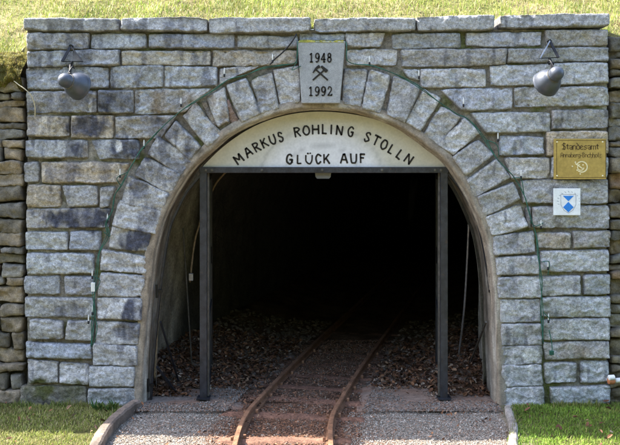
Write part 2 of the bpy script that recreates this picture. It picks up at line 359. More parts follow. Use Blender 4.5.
COPING = [(25, 18, 119.5, 18.5, 119, 31, 25, 30.5), (122, 18.5, 207, 18, 207, 31.5, 122, 31), (209.5, 19, 310, 18, 310, 32, 209.5, 33), (314, 18.5, 414.5, 18, 414.5, 30.5, 314.5, 31.5),
          (417, 17.5, 494, 16, 493, 30, 418, 31), (500.5, 15.5, 607.5, 13.5, 607.5, 26.5, 501, 28)]
COURSES = [
 (27, 33, 89, 49), (91, 34, 146, 48), (149, 34, 234, 48), (237, 35.5, 298, 47.5), (300, 34, 345, 40.5), (346, 33.5, 385, 33, 380, 47, 347, 48), (392.5, 33, 461, 32.5, 461, 47.5, 392.5, 48),
 (467, 32.5, 541.5, 31.5, 541, 46, 467, 47), (546, 31, 607.5, 29.5, 607.5, 44.5, 547, 46.5),
 (27, 51, 119.5, 50.5, 119.5, 65, 27, 65.5), (121.5, 51, 210, 51, 210, 64.5, 122, 65), (213, 51, 297, 50, 297, 64, 214, 66.5), (347, 49.5, 396.5, 49.5, 396, 64.5, 347, 65), (400.5, 50, 506, 48.5, 506, 64.5, 402, 67),
 (508, 49, 608, 47, 608, 60.5, 508, 63),
 (26, 68, 108, 66.5, 108, 88, 27, 89), (110.5, 66, 163, 66, 163, 86, 111, 88), (165, 66.5, 217.5, 67, 217, 85.5, 165, 87), (219.5, 68, 262, 66, 232, 77, 220, 85), (402, 69, 419, 69, 419, 81, 410, 76.5),
 (421, 69, 485.5, 69, 485.5, 86, 421, 87), (491, 66.5, 608, 63, 608, 83, 491, 85.5),
 (27, 91, 96, 91, 96, 112, 27, 113), (97.5, 91, 133, 90.5, 133, 113, 97.5, 112.5), (135, 90, 212, 88.5, 184, 113, 135, 114), (440, 89.5, 512.5, 88.5, 512.5, 109, 462, 110), (515, 88, 609, 87, 609, 105.5, 515, 107),
 (27, 115.5, 69, 116, 69, 136.5, 27, 136), (70.5, 116, 113, 116, 113, 138, 70.5, 138), (115, 117, 178, 115.5, 159, 138, 115, 138.5), (470, 113, 551, 113, 551, 131.5, 487, 133), (552.5, 110, 608, 109, 608, 127.5, 553, 129.5),
 (25, 141, 87, 140.5, 87, 158, 25, 158), (91, 141, 139, 141, 138, 158, 100, 159), (500, 136.5, 543.5, 136.5, 543.5, 153.5, 500, 155), (547, 132, 608, 131, 608, 154, 547, 155),
 (24, 164, 38, 163, 38, 182, 25, 182.5), (40, 162, 130, 163, 118, 183, 41, 183.5), (504, 158, 550, 157.5, 550, 178.5, 512, 179.5), (552, 157.5, 608, 157, 608, 177.5, 552, 178),
 (27, 186, 61, 186, 61, 206.5, 27, 207), (61.5, 186, 97, 186, 97, 206, 69, 207), (100, 187, 115, 187, 108, 207, 100, 208), (521, 181, 608, 180, 608, 203, 524, 204),
 (26.5, 209, 110, 209, 108, 228, 26, 228.5), (533, 208, 609, 206.5, 609, 228.5, 533, 227.5), (525.5, 208, 531.5, 208, 531.5, 228, 529, 228),
 (26, 232, 67.5, 232, 67, 249, 26, 250), (70, 232, 101, 232, 99, 250, 69, 250), (537, 233, 570, 232.5, 570, 247.5, 538, 248), (573, 232, 610, 231, 610, 246.5, 573, 247),
 (26, 254, 93, 253.5, 93, 273, 26, 274), (541, 251.5, 609.5, 250.5, 609.5, 271.5, 541, 272), (24.5, 277, 59.5, 277, 59.5, 294, 24.5, 294), (64, 276.5, 93.5, 276, 93.5, 294, 65, 294.5),
 (542, 276.5, 581, 276, 581, 295, 542, 296), (584, 275.5, 610, 275, 610, 293.5, 584, 294.5), (24, 297.5, 94, 298, 94, 317.5, 25, 317.5), (541, 298.5, 610, 296.5, 610, 317, 541, 316.5),
 (29.5, 320, 62.5, 321, 62.5, 339, 29.5, 338.5), (67, 321, 92.5, 321, 92, 340, 66, 340), (543, 320, 610, 319, 610, 340, 543, 340), (26, 343, 91, 345, 91, 359.5, 26, 357.5), (543, 343, 609, 342, 609, 359, 546, 360),
 (27, 361, 57.5, 362, 57.5, 383, 30, 383), (59.5, 363.5, 88.5, 364, 88.5, 385, 59.5, 384), (544, 363.5, 576.5, 363, 576, 382, 546, 383.5), (581, 362.5, 609, 362, 609, 381.5, 581, 383),
 (20, 387, 86, 387, 86, 407, 20, 407), (550, 387.5, 610, 386.5, 610, 403.5, 552, 404.5)]
RING = [(98.5, 299, 142, 299, 141, 319, 98, 318.5), (96.5, 322, 139.5, 323, 138, 343.5, 96.5, 343), (94, 345.5, 136.5, 346, 136, 364.5, 94, 364), (90.5, 367, 134, 367, 133, 386.5, 90, 385.5), (88.5, 389.5, 135.5, 390, 136, 410, 88, 410),
 (101, 273.5, 144, 277, 143, 296.5, 98.5, 296), (103, 251, 146, 257.5, 145, 273, 101, 270), (113, 226.5, 151, 234, 147, 251.5, 109, 247), (120, 204, 160, 213.5, 155, 231, 113, 223), (128, 180, 169, 195, 162, 210, 122, 200),
 (143.5, 159.5, 179.5, 176.5, 170.5, 191, 136, 174), (157, 139, 191.5, 161, 181.5, 174.5, 149, 153.5), (174, 123, 200, 147, 190.5, 158.5, 165.5, 136), (194.5, 105, 220, 135, 209, 145, 184.5, 115.5), (208, 97.5, 221.5, 90, 229, 121, 220, 125.5),
 (228.5, 85, 244, 79.5, 259, 114.5, 243.5, 121), (253, 80, 269.5, 73, 277.5, 108, 262.5, 113.5), (275, 70, 297, 66, 298.5, 101.5, 282.5, 106),
 (345.7, 69.5, 366, 69.5, 359, 106.5, 344, 104), (372, 71, 389.5, 76, 379, 112, 363.5, 107.5), (396, 78, 419, 87.5, 403.5, 121.5, 388, 115), (425, 90, 439.5, 99, 420, 130, 406.5, 122.5), (442.5, 107, 460, 116.6, 438, 143.5, 425, 134.5),
 (464.5, 119.5, 479, 132, 453, 154, 439, 144.5), (478.6, 141.5, 493.5, 154, 465, 175.5, 453, 158), (496, 161, 509, 177, 475, 195.5, 467.2, 180.5), (513, 184, 520, 199, 484, 214.5, 477.5, 198), (520, 206, 527.5, 225, 492.5, 234, 485, 219),
 (493, 237.5, 533, 232, 534.5, 252, 494.5, 255), (496, 258.5, 537.5, 256.5, 538.5, 273.5, 497.5, 275), (498.5, 278.5, 540, 277, 540.5, 297, 499, 298), (500, 300.5, 539.5, 300, 539.5, 321.5, 500.5, 322), (501, 324.5, 540.5, 324, 540.5, 344, 502, 345),
 (502, 347, 540.5, 346, 540.5, 363, 502.5, 364), (502.5, 366, 541.5, 365, 542, 385, 503, 386), (504.5, 388.5, 543, 387.5, 544, 410, 505, 411)]
# inner line of the voussoirs (= outer line of the concrete arch edge)
OUT = [(137, 413), (138.5, 365), (141, 325), (144, 295), (146.5, 270), (151, 243), (158, 216), (169, 194), (181, 175), (193, 160), (208, 146), (223, 133), (243, 121.5), (262, 113.5), (283, 107), (301, 104), (320, 103),
       (341, 104), (360, 107), (380, 113), (396, 119.5), (412, 129), (430, 142), (448, 157), (463, 177), (474, 196), (484, 218), (491, 237), (495.5, 259), (498, 280), (500, 305), (501.5, 350), (504, 413)]
OUTS = np.array([p for p in catmull(OUT, 5)])

portal = thing('stone_portal', 'tunnel portal wall of coursed blue-grey granite blocks with a round arch and coping', 'tunnel portal', (0, D+.2, 0))
# mortar bed and wall core
mb = MB()
gx = np.arange(26.5, 609.6, 1.9); gy = np.arange(29, 413, 1.9)
PX, PY = np.meshgrid(gx, gy)
X = (PX-310)*D/F; Z = EYE-(PY-155)*D/F
dep = .026+.016*fbm(X*5, Z*5, 3, 4)+.007*fbm(X*40, Z*40, 1, 3)
dep = dep+.014*sm(420, 300, PX)*sm(.1, .5, fbm(X*3, Z*3, 8, 2))
V = np.stack([X, D+dep, Z], -1)
g1 = sm(-.3, .5, fbm(X*4, Z*4, 5, 4)); C = np.array((.15, .135, .115))*(1-g1[..., None])+np.array((.25, .24, .215))*g1[..., None]
gm = np.clip(sm(.05, .5, fbm(X*7, Z*7, 15, 4))*.8+.9*sm(535, 543, PX)*sm(556, 548, PX)*sm(250, 330, PY)*(.6+fbm(X*12, Z*12, 3, 3)), 0, 1)[..., None]
C = C*(1-gm)+np.array((.085, .10, .03))*gm
def in_poly(px, py, poly):
    r = np.zeros(px.shape, bool); n = len(poly)
    for i in range(n):
        x1, y1 = poly[i]; x2, y2 = poly[(i+1) % n]
        if y1 == y2: continue
        c = ((y1 > py) != (y2 > py)) & (px < (x2-x1)*(py-y1)/(y2-y1)+x1); r ^= c
    return r
fc = grid_faces(len(gx), len(gy)); ctr = np.stack([PX.ravel()[fc].mean(1), PY.ravel()[fc].mean(1)], 1)
hole = in_poly(ctr[:, 0], ctr[:, 1], np.concatenate([OUTS, [[504, 430], [137, 430]]]))
mb.add(V, fc[~hole], C.reshape(-1, 3))
xl, xr = (26.5-310)*D/F, (609.5-310)*D/F
box(mb, xl, xl+.3, D+.085, D+.42, -.1, 2.84, (.16, .14, .11)); box(mb, xr-.3, xr, D+.085, D+.42, -.1, 2.84, (.16, .14, .11))
box(mb, xl+.3, xr-.3, D+.085, D+.42, 2.40, 2.83, (.16, .14, .11))
mb.build('mortar', M['mortar'], portal, smooth=True)
mb = MB()
for q in COURSES: stone(mb, q, base=np.array((.2, .19, .16)) if q[0] == 20 else None)
mb.build('masonry', M['stone'], portal, smooth=True)
mb = MB()
def widen(q):                            # the wedges of the upper ring sit tight against each other
    p = np.array(q, float).reshape(4, 2); c = p.mean(0)
    if p[:, 1].max() > 236: return q
    d = c-np.array((320, 245)); d /= np.linalg.norm(d); t = np.array((-d[1], d[0]))
    o = p-c; a, b = o@t, o@d; k = 1.30 if c[0] < 250 else 1.20
    return tuple((c+np.outer(a*k+np.sign(a)*.4, t)+np.outer(b*1.05, d)).ravel())
def ringcol(q):
    t = random.Random(int(q[0]*7+q[1])).uniform(.9, 1.25); return STONE*t*1.06
for side in (0, 1):
    mb = MB()
    for q in RING:
        if (q[0] > 320) == bool(side): stone(mb, widen(q), y0=D-.004+.004*(hash(q[0]) % 3), relief=.026, rough=.013, cut=.004, grow=.4 if max(q[1::2]) < 236 else 1.5, base=ringcol(q))
    for q, cb in (((224, 100, 228, 98, 239.5, 121, 231, 124.5), (.32, .22, .19)), ((201, 103, 206, 100, 218, 124, 214, 128), (.30, .27, .23))) if not side else ():
        stone(mb, q, y0=D+.006, relief=.02, rough=.01, cut=.004, grow=.3, base=np.array(cb))
    mb.build('arch_ring', M['stone'], portal, smooth=True)
mb = MB()
for q in COPING: stone(mb, q, y0=D-.028, relief=.018, depth=.44, rough=.008, cut=.006, base=STONE*1.0)
mb.build('coping', M['stone'], portal, smooth=True)

# keystone with dates and miners' emblem
mb = MB()
kq = [(297.6, 42), (345.2, 42), (339.8, 103.6), (301.6, 103.6)]
kw = [P(*p)[::2] for p in kq]; yf = D-.045
import bmesh
bm = bmesh.new()
vf = [bm.verts.new((x, yf, z)) for x, z in kw]; vb = [bm.verts.new((x, D+.25, z)) for x, z in kw]
bm.faces.new(vf[::-1]); bm.faces.new(vb)
for i in range(4): bm.faces.new((vf[i], vf[(i+1) % 4], vb[(i+1) % 4], vb[i]))
bmesh.ops.recalc_face_normals(bm, faces=bm.faces[:])
bmesh.ops.bevel(bm, geom=bm.edges[:], offset=.006, segments=3, affect='EDGES', profile=.5)
bm.verts.index_update()
mb.add([tuple(v.co) for v in bm.verts], [[v.index for v in f.verts] for f in bm.faces]); bm.free()
key = mb.build('keystone', M['keystone'], portal)

def ribbon(mb, pts, w, y, th=.003, smooth=True, ends=(1., 1.)):
    """painted or carved stroke in an x-z plane at depth y, th proud towards the viewer"""
    pts = [np.array(p, float) for p in pts]
    if smooth and len(pts) > 2: pts = catmull(pts, 5)
    n = len(pts); A = []; B = []
    for i, p in enumerate(pts):
        t = pts[min(i+1, n-1)]-pts[max(i-1, 0)]; t = t/(np.linalg.norm(t)+1e-9); nn = np.array((-t[1], t[0]))
        f = ends[0]+(ends[1]-ends[0])*i/max(1, n-1)
        if i == 0 or i == n-1:
            e = -t if i == 0 else t
            cap = [(p+e*w*.22*1, .72)] if True else []
            for q, s in (cap if i == 0 else []): A.append(q+nn*w/2*f*s*.7); B.append(q-nn*w/2*f*s*.7)
        A.append(p+nn*w/2*f); B.append(p-nn*w/2*f)
        if i == n-1: A.append(p+t*w*.22+nn*w*.25*f); B.append(p+t*w*.22-nn*w*.25*f)
    m = len(A); V = []
    for q in A: V.append((q[0], y-th, q[1]))
    for q in B: V.append((q[0], y-th, q[1]))
    for q in A: V.append((q[0], y+.001, q[1]))
    for q in B: V.append((q[0], y+.001, q[1]))
    Fc = []
    for i in range(m-1):
        Fc += [(i, i+1, m+i+1, m+i), (i, 2*m+i, 2*m+i+1, i+1), (m+i, m+i+1, 3*m+i+1, 3*m+i)]
    Fc += [(0, m, 3*m, 2*m), (m-1, 3*m-1, 4*m-1, 2*m-1)]
    mb.add(V, Fc)
# stroke alphabet: list of (smooth, [(x,y)...]) in a unit box
def arc(cx, cy, rx, ry, a0, a1, n=9): return [(cx+rx*math.cos(rad(a0+(a1-a0)*i/(n-1))), cy+ry*math.sin(rad(a0+(a1-a0)*i/(n-1)))) for i in range(n)]
GL = {
 'M': [(0, [(0, 0), (.08, 1)]), (0, [(.08, 1), (.5, .38)]), (0, [(.5, .38), (.92, 1)]), (0, [(.92, 1), (1, 0)])],
 'A': [(0, [(0, 0), (.42, 1)]), (0, [(.42, 1), (.62, 1)]), (0, [(.58, 1), (1, 0)]), (0, [(.18, .40), (.84, .40)])],
 'R': [(0, [(.05, 0), (.05, 1)]), (1, [(.05, 1), (.6, .99), (.85, .78), (.6, .54), (.08, .48)]), (0, [(.4, .5), (.95, 0)])],
 'K': [(0, [(.05, 0), (.05, 1)]), (0, [(.9, 1), (.08, .42)]), (0, [(.3, .56), (.95, 0)])],
 'U': [(1, [(.05, 1), (.06, .35), (.25, .03), (.5, -.02), (.75, .03), (.94, .35), (.95, 1)])],
 'S': [(1, [(.88, .82), (.65, .99), (.3, .97), (.1, .78), (.25, .58), (.7, .44), (.9, .24), (.65, .02), (.3, 0), (.05, .18)])],
 'O': [(1, arc(.5, .5, .46, .5, 90, 450, 13))],
 'H': [(0, [(.05, 0), (.05, 1)]), (0, [(.95, 0), (.95, 1)]), (0, [(.05, .5), (.95, .5)])],
 'L': [(0, [(.1, 1), (.1, 0)]), (0, [(.1, .02), (.85, .02)])],
 'I': [(0, [(.5, 0), (.5, 1)])],
 'N': [(0, [(.05, 0), (.05, 1)]), (0, [(.05, 1), (.93, 0)]), (0, [(.93, 0), (.95, 1)])],
 'G': [(1, [(.9, .84), (.65, .99), (.35, .97), (.08, .65), (.08, .3), (.3, .02), (.65, 0), (.9, .18)]), (0, [(.9, .15), (.9, .42)]), (0, [(.58, .42), (.98, .42)])],
 'T': [(0, [(.5, 0), (.5, 1)]), (0, [(.0, 1), (1, 1)])],
 'C': [(1, [(.9, .82), (.65, .99), (.35, .97), (.08, .65), (.08, .3), (.3, .02), (.65, 0), (.92, .18)])],
 'F': [(0, [(.1, 0), (.1, 1)]), (0, [(.1, .98), (.92, .98)]), (0, [(.1, .52), (.7, .52)])],
 'Ü': [(1, [(.05, .92), (.06, .35), (.25, .03), (.5, -.02), (.75, .03), (.94, .35), (.95, .92)]), (0, [(.3, 1.10), (.3, 1.17)]), (0, [(.7, 1.10), (.7, 1.17)])],
 '1': [(0, [(.5, 0), (.5, 1)]), (0, [(.22, .82), (.5, .98)]), (0, [(.22, 0), (.78, 0)])],
 '9': [(1, arc(.5, .69, .36, .30, -20, 340, 13)), (1, [(.86, .66), (.82, .36), (.6, .06), (.25, .0)]), (0, [(.2, .02), (.28, .06)])],
 '4': [(0, [(.66, 0), (.66, 1)]), (0, [(.66, 1), (.06, .3)]), (0, [(.06, .28), (.94, .28)]), (0, [(.46, 0), (.86, 0)])],
 '8': [(1, arc(.5, .76, .28, .23, 0, 360, 11)), (1, arc(.5, .27, .36, .27, 0, 360, 11))],
 '2': [(1, [(.14, .74), (.28, .95), (.55, 1), (.8, .82), (.74, .56), (.4, .26), (.12, .03)]), (0, [(.12, .03), (.88, .03)]), (0, [(.88, .0), (.9, .17)])],
}
def letter(mb, ch, ox, oz, w, h, lw, y, ang=0., th=.003, jit=0., rs=random.Random(3)):
    c, s_ = math.cos(ang), math.sin(ang)
    for smooth, pts in GL[ch]:
        q = []
        for a, b in pts:
            a, b = a*w+rs.uniform(-jit, jit), b*h+rs.uniform(-jit, jit); q.append((ox+a*c-b*s_, oz+a*s_+b*c))
        ribbon(mb, q, lw*rs.uniform(.85, 1.15), y, th, smooth=bool(smooth))
mb = MB(); u = D/F
def kw_text(t, cx, cy, hpx, wpx, gap):
    tot = len(t)*wpx+(len(t)-1)*gap; x = cx-tot/2
    for ch in t:
        px_, _, pz_ = P(x, cy+hpx/2, D); letter(mb, ch, px_, pz_, wpx*u, hpx*u, 1.45*u, yf); x += wpx+gap
kw_text('1948', 320.3, 58.3, 8.6, 4.6, 1.35); mb.build('year_number', M['paint'], key)
mb = MB(); kw_text('1992', 320.3, 91.6, 8.6, 4.9, 1.35); mb.build('year_number', M['paint'], key)
mb = MB()
def wz(x, y): p = P(x, y); return (p[0], p[2])
ribbon(mb, [wz(313, 80.5), wz(325.5, 69.5)], 1.7*u, yf, .003); ribbon(mb, [wz(327.5, 80.5), wz(315, 69.5)], 1.7*u, yf, .0036)
ribbon(mb, [wz(321.5, 67.2), wz(326.5, 71.8)], 3.2*u, yf, .0042, ends=(.75, 1.15)); ribbon(mb, [wz(319.2, 67), wz(316.3, 69), wz(313.2, 73)], 3.0*u, yf, .0048, ends=(1.1, .4))
mb.build('crossed_hammers', M['paint'], key)
mb = MB()                                # moss on the keystone's top
gx = np.linspace(298, 344.6, 70); gyy = np.linspace(D-.044, D+.02, 9)
A, B = np.meshgrid(gx, gyy); X = (A-310)*u
e = sm(0, 1.5, A-298)*sm(0, 1.5, 344.6-A)
Z = P(0, 42)[2]-.004+e*(.010+.012*fbm(X*40, B*40, 0, 3)); Z = np.where(B < D-.040, P(0, 43.2)[2]+.004*fbm(X*60, 0, 0, 2), Z)
cc = np.array((.34, .30, .06))*(1-sm(-.2, .5, fbm(X*30, B*30, 7, 3))[..., None])+np.array((.16, .17, .04))*sm(-.2, .5, fbm(X*30, B*30, 7, 3))[..., None]
mb.add(np.stack([X, B-.003, Z], -1), grid_faces(len(gx), len(gyy)), cc.reshape(-1, 3)); mb.build('moss_cap', M['moss'], key, smooth=True)

# concrete arch edge (lining)
def path_at(off, n=None):                # inward offset of the arch line, in pixels
    p = OUTS; t = np.gradient(p, axis=0); t /= np.linalg.norm(t, axis=1)[:, None]
    nrm = np.stack([-t[:, 1], t[:, 0]], 1)
    return p+nrm*off
mb = MB(); rows = []
prof = [(-4, .012), (-3, .004), (0, .0), (3, -.004), (5.2, -.002), (6.4, .006), (6.9, .02), (7.2, .06), (7.3, .075), (8.6, .078), (8.9, .085), (9.0, .14), (9.2, .20), (9.2, .26), (8.4, .265), (8.6, .40)]
for off, dy in prof:
    p = path_at(off*(.72+.28*1) if off < 0 else off*.74); r = np.stack([(p[:, 0]-310)*u, np.full(len(p), D+dy), EYE-(p[:, 1]-155)*u], 1); rows.append(r)
V = np.stack(rows)                        # rows x path
s = np.linspace(0, 60, V.shape[1])[None, :]
a = np.arange(len(prof))[:, None]
nz = fbm(s*1.2, a*.8, 0, 4)
V[..., 1] += .008*nz; V[..., 0] += .004*fbm(s*1.5, a*.6, 5, 3); V[..., 2] += .004*fbm(s*1.5, a*.6, 9, 3)
c0 = np.array((.24, .20, .155)); c1 = np.array((.36, .335, .29)); c2 = np.array((.085, .068, .05))
m1 = sm(-.3, .5, fbm(s*.5, a*.25, 3, 3)); m2 = sm(.0, .6, fbm(s*1.6, a*2.2, 8, 3))
C = c0*(1-m1[..., None])+c1*m1[..., None]; C = C*(1-.6*m2[..., None])+c2*.6*m2[..., None]
mb.add(V, grid_faces(V.shape[1], V.shape[0]), C.reshape(-1, 3))
mb.build('arch_lining', M['lining'], portal, smooth=True)

# ------------------------------------------------------------------ tunnel tube
def cx(y):
    t = np.maximum(0, np.asarray(y, float)-7.3); return .27*t*t/(t+.8)
mb = MB()
base = path_at(6.2)[::2]; n0 = len(base)
BX, BZ = (base[:, 0]-310)*u, EYE-(base[:, 1]-155)*u
tang = np.gradient(np.stack([BX, BZ], 1), axis=0); tang /= np.linalg.norm(tang, axis=1)[:, None]
NX, NZ = -tang[:, 1], tang[:, 0]         # outward
yy = np.concatenate([np.linspace(D+.36, D+4, 110), np.linspace(D+4.15, D+16, 60)])
SI, YY = np.meshgrid(np.arange(n0), yy)
arcl = SI*.07
r = -.03+(.065+.055*fbm(arcl*1.6, YY*1.6, 1, 5, .55)+.03*np.abs(fbm(arcl*5, YY*5, 7, 3)))*sm(D+.37, D+.55, YY)+.05*sm(D+.4, D+1.2, YY)
X = BX[SI]+NX[SI]*r+cx(YY); Z = BZ[SI]+NZ[SI]*r; Z = np.where((SI < 1) | (SI > n0-2), -.6, Z)
c = sm(-.35, .45, fbm(arcl*1.1, YY*1.5, 6, 4))[..., None]
C = np.array((.20, .175, .14))*(1-c)+np.array((.36, .33, .28))*c
rk = sm(D+1.3, D+1.7, YY+.25*fbm(arcl*2, YY, 3, 3))[..., None]; C = C*(1-rk)+np.array((.045, .042, .038))*rk      # plaster mouth painted paler, rock deeper in painted dark: daylight falloff in colour
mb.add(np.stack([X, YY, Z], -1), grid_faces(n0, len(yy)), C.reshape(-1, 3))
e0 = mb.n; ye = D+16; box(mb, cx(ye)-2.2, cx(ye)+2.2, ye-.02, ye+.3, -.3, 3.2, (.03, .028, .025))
box(mb, -3, -1.2, D+.36, D+.5, -.3, 2.5, (.1, .09, .08)) if False else None
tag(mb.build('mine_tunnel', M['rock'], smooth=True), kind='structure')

# ------------------------------------------------------------------ track geometry
RAILC = [(-.165, 1.5), (-.170, 4.0), (-.172, 5.3), (-.168, 5.85), (-.140, 6.2), (-.084, 6.5), (.003, 6.92), (.150, 7.58), (.350, 8.43), (.482, 8.98), (.705, 9.9), (.97, 11.), (1.26, 12.2), (1.8, 14.4)]
RC = np.array(catmull(RAILC, 10))
def track_x(y): return np.interp(y, RC[:, 1], RC[:, 0])

def floor_z(x, y):                       # leaf-littered floor inside the tunnel, heaped to both sides
    d = np.abs(x-track_x(y)); c = np.abs(x-cx(y))
    h = .085*sm(.5, 1.3, d)*sm(D+.25, D+1.0, y)+.06*sm(.9, 1.3, c)*sm(D+.15, D+.6, y)
    return -.005+h+(.03*fbm(x*3, y*3, 2, 3)+.02*fbm(x*10, y*10, 2, 3))*sm(.40, .60, d)*sm(D+.25, D+.7, y)
mb = MB()
xs = np.linspace(-1.75, 3.8, 230); ys = np.linspace(D+.12, D+9, 190); X, Y = np.meshgrid(xs, ys)
Z = floor_z(X, Y)-.01*sm(D+.5, D+.1, Y)
g = sm(-.3, .4, fbm(X*5, Y*5, 3, 4))[..., None]
C = np.array((.075, .045, .03))*(1-g)+np.array((.13, .085, .06))*g
keep = np.abs(X-cx(Y)) < 1.62
fc = grid_faces(len(xs), len(ys)); k = keep.ravel()[fc].all(1)
mb.add(np.stack([X, Y, Z], -1), fc[k], C.reshape(-1, 3))
tag(mb.build('tunnel_floor', M['soil'], smooth=True), kind='structure')

# concrete sill across the mouth
mb = MB()
def slab(mb, x0, x1, y0, y1, z, c):
    xs = np.linspace(x0, x1, int((x1-x0)/.02)+2); ys = np.linspace(y0, y1, int((y1-y0)/.02)+2); X, Y = np.meshgrid(xs, ys)
    Z = z+.005*fbm(X*6, Y*6, 1, 4)-.02*sm(.02, 0, Y-y0)-.02*sm(.02, 0, X-x0)*0
    Yw = Y-.06*fbm(X*4, 0, 3, 4)*sm(.2, 0, Y-y0)
    X = X+.05*fbm(Y*2.5, 3, 1, 2)*sm(.2, 0, np.minimum(X-x0, x1-X)); Z = Z-.022*sm(.10, 0, np.minimum(X-x0, x1-X))
    g = sm(-.2, .4, fbm(X*5, Y*9, 5, 4))[..., None]
    C = np.array(c)*(1-g)+np.array((.20, .125, .09))*g
    mb.add(np.stack([X, Yw, Z], -1), grid_faces(len(xs), len(ys)), C.reshape(-1, 3))
slab(mb, -1.36, -.50, D-.06, D+.50, .004, (.19, .15, .125)); slab(mb, .36, 1.47, D-.12, D+.50, .006, (.20, .145, .115))
tag(mb.build('concrete_sill', M['kerb'], smooth=True), kind='structure')

# track: rails and sleepers
trk = thing('narrow_gauge_track', 'rusty narrow-gauge rail track curving right into the dark tunnel', 'railway track', (track_x(6), 6, 0))
tg = np.gradient(RC, axis=0); tg /= np.linalg.norm(tg, axis=1)[:, None]
prof = [(-.028, -.03), (-.028, -.004), (-.006, .002), (-.005, .026), (-.016, .031), (-.017, .041), (-.014, .046), (.014, .046), (.017, .041), (.016, .031), (.005, .026), (.006, .002), (.028, -.004), (.028, -.03)]
for sgn in (-1, 1):
    mb = MB(); path = []
    for i, (x, y) in enumerate(RC):
        nn = np.array((tg[i][1], -tg[i][0], 0)); wv = .003*math.sin(y*2.1+sgn)
        path.append((np.array((x, y, .0))+nn*(sgn*.305+wv), nn, (0, 0, 1)))
    sweep(mb, path, prof); o = mb.build('rail', M['rust'], trk)
for y in (3.0, 3.6, 4.1, 4.65, 5.18, 5.73, 6.26, 6.67, 7.0, 7.36, 7.75, 8.2, 8.65, 9.15):
    x = track_x(y); i = np.argmin(abs(RC[:, 1]-y)); nn = np.array((tg[i][1], -tg[i][0])); t = tg[i]
    mb = MB(); L, W = .50+random.Random(int(y*10)).uniform(-.04, .05), .062
    a, b = np.meshgrid(np.linspace(-L, L, 60), np.linspace(-W, W, 9))
    bw = b*(1+.12*fbm(a*4, y, 0, 3)); aw = a+.015*fbm(b*40, y, 3, 2)
    z = -.004+.009*fbm(a*5, b*12, y, 4)-.03*sm(W*.72, W, abs(b))-.03*sm(L*.95, L, abs(a))
    mb.add(np.stack([x+aw*nn[0]+bw*t[0], y+aw*nn[1]+bw*t[1], z], -1), grid_faces(60, 9)); slp = mb.build('sleeper', M['sleeper'], trk, smooth=True)
    if y > 5 and y < 8.5:
        for sg_ in (-1, 1):
            for q_ in (-1, 1):
                o_ = sg_*.305+q_*.040; px_, py_ = x+o_*nn[0]+q_*.02*t[0], y+o_*nn[1]+q_*.02*t[1]; mb = MB(); box(mb, px_-.010, px_+.010, py_-.012, py_+.012, -.01, .022, bev=.003); mb.build('spike', M['rust'], slp)

# kerbs
def kerb(name, pts, w, h, c, label):
    mb = MB(); pts = catmull(pts, 12); pts = np.array(pts); t = np.gradient(pts, axis=0); t /= np.linalg.norm(t, axis=1)[:, None]
    path = []
    for i, (x, y) in enumerate(pts):
        nn = np.array((t[i][1], -t[i][0], 0)); k = float(fbm(x*3+y*5, y*4, 2, 3))
        path.append((np.array((x, y, 0))+nn*.008*k, nn, (0, 0, 1)))
    m = w/2; hh = h
    prof = [(-m, -.08), (-m, hh-.012), (-m+.012, hh), (0, hh+.003), (m-.012, hh), (m, hh-.012), (m, -.08)]
    V0 = mb.n; sweep(mb, path, prof)
    V = mb.v[-1]; V[:, 2] += .006*fbm(V[:, 0]*14, V[:, 1]*14, 0, 3)
    g = sm(-.3, .4, fbm(V[:, 0]*9, V[:, 1]*6, 0, 4))[:, None]; mb.c[-1] = np.array(c)*(1-g)+np.array(c)*.55*g
    return tag(mb.build(name, M['kerb'], smooth=False), kind='structure')
kerb('kerb_left', [(-1.30, 6.46), (-1.34, 6.30), (-1.385, 6.0), (-1.385, 5.7), (-1.36, 5.3), (-1.33, 4.6), (-1.33, 3.0)], .075, .055, (.20, .155, .125), '')
kerb('kerb_right', [(1.475, 6.40), (1.43, 6.1), (1.36, 5.75), (1.31, 5.5), (1.28, 4.8), (1.28, 3.0)], .06, .03, (.33, .30, .27), '')

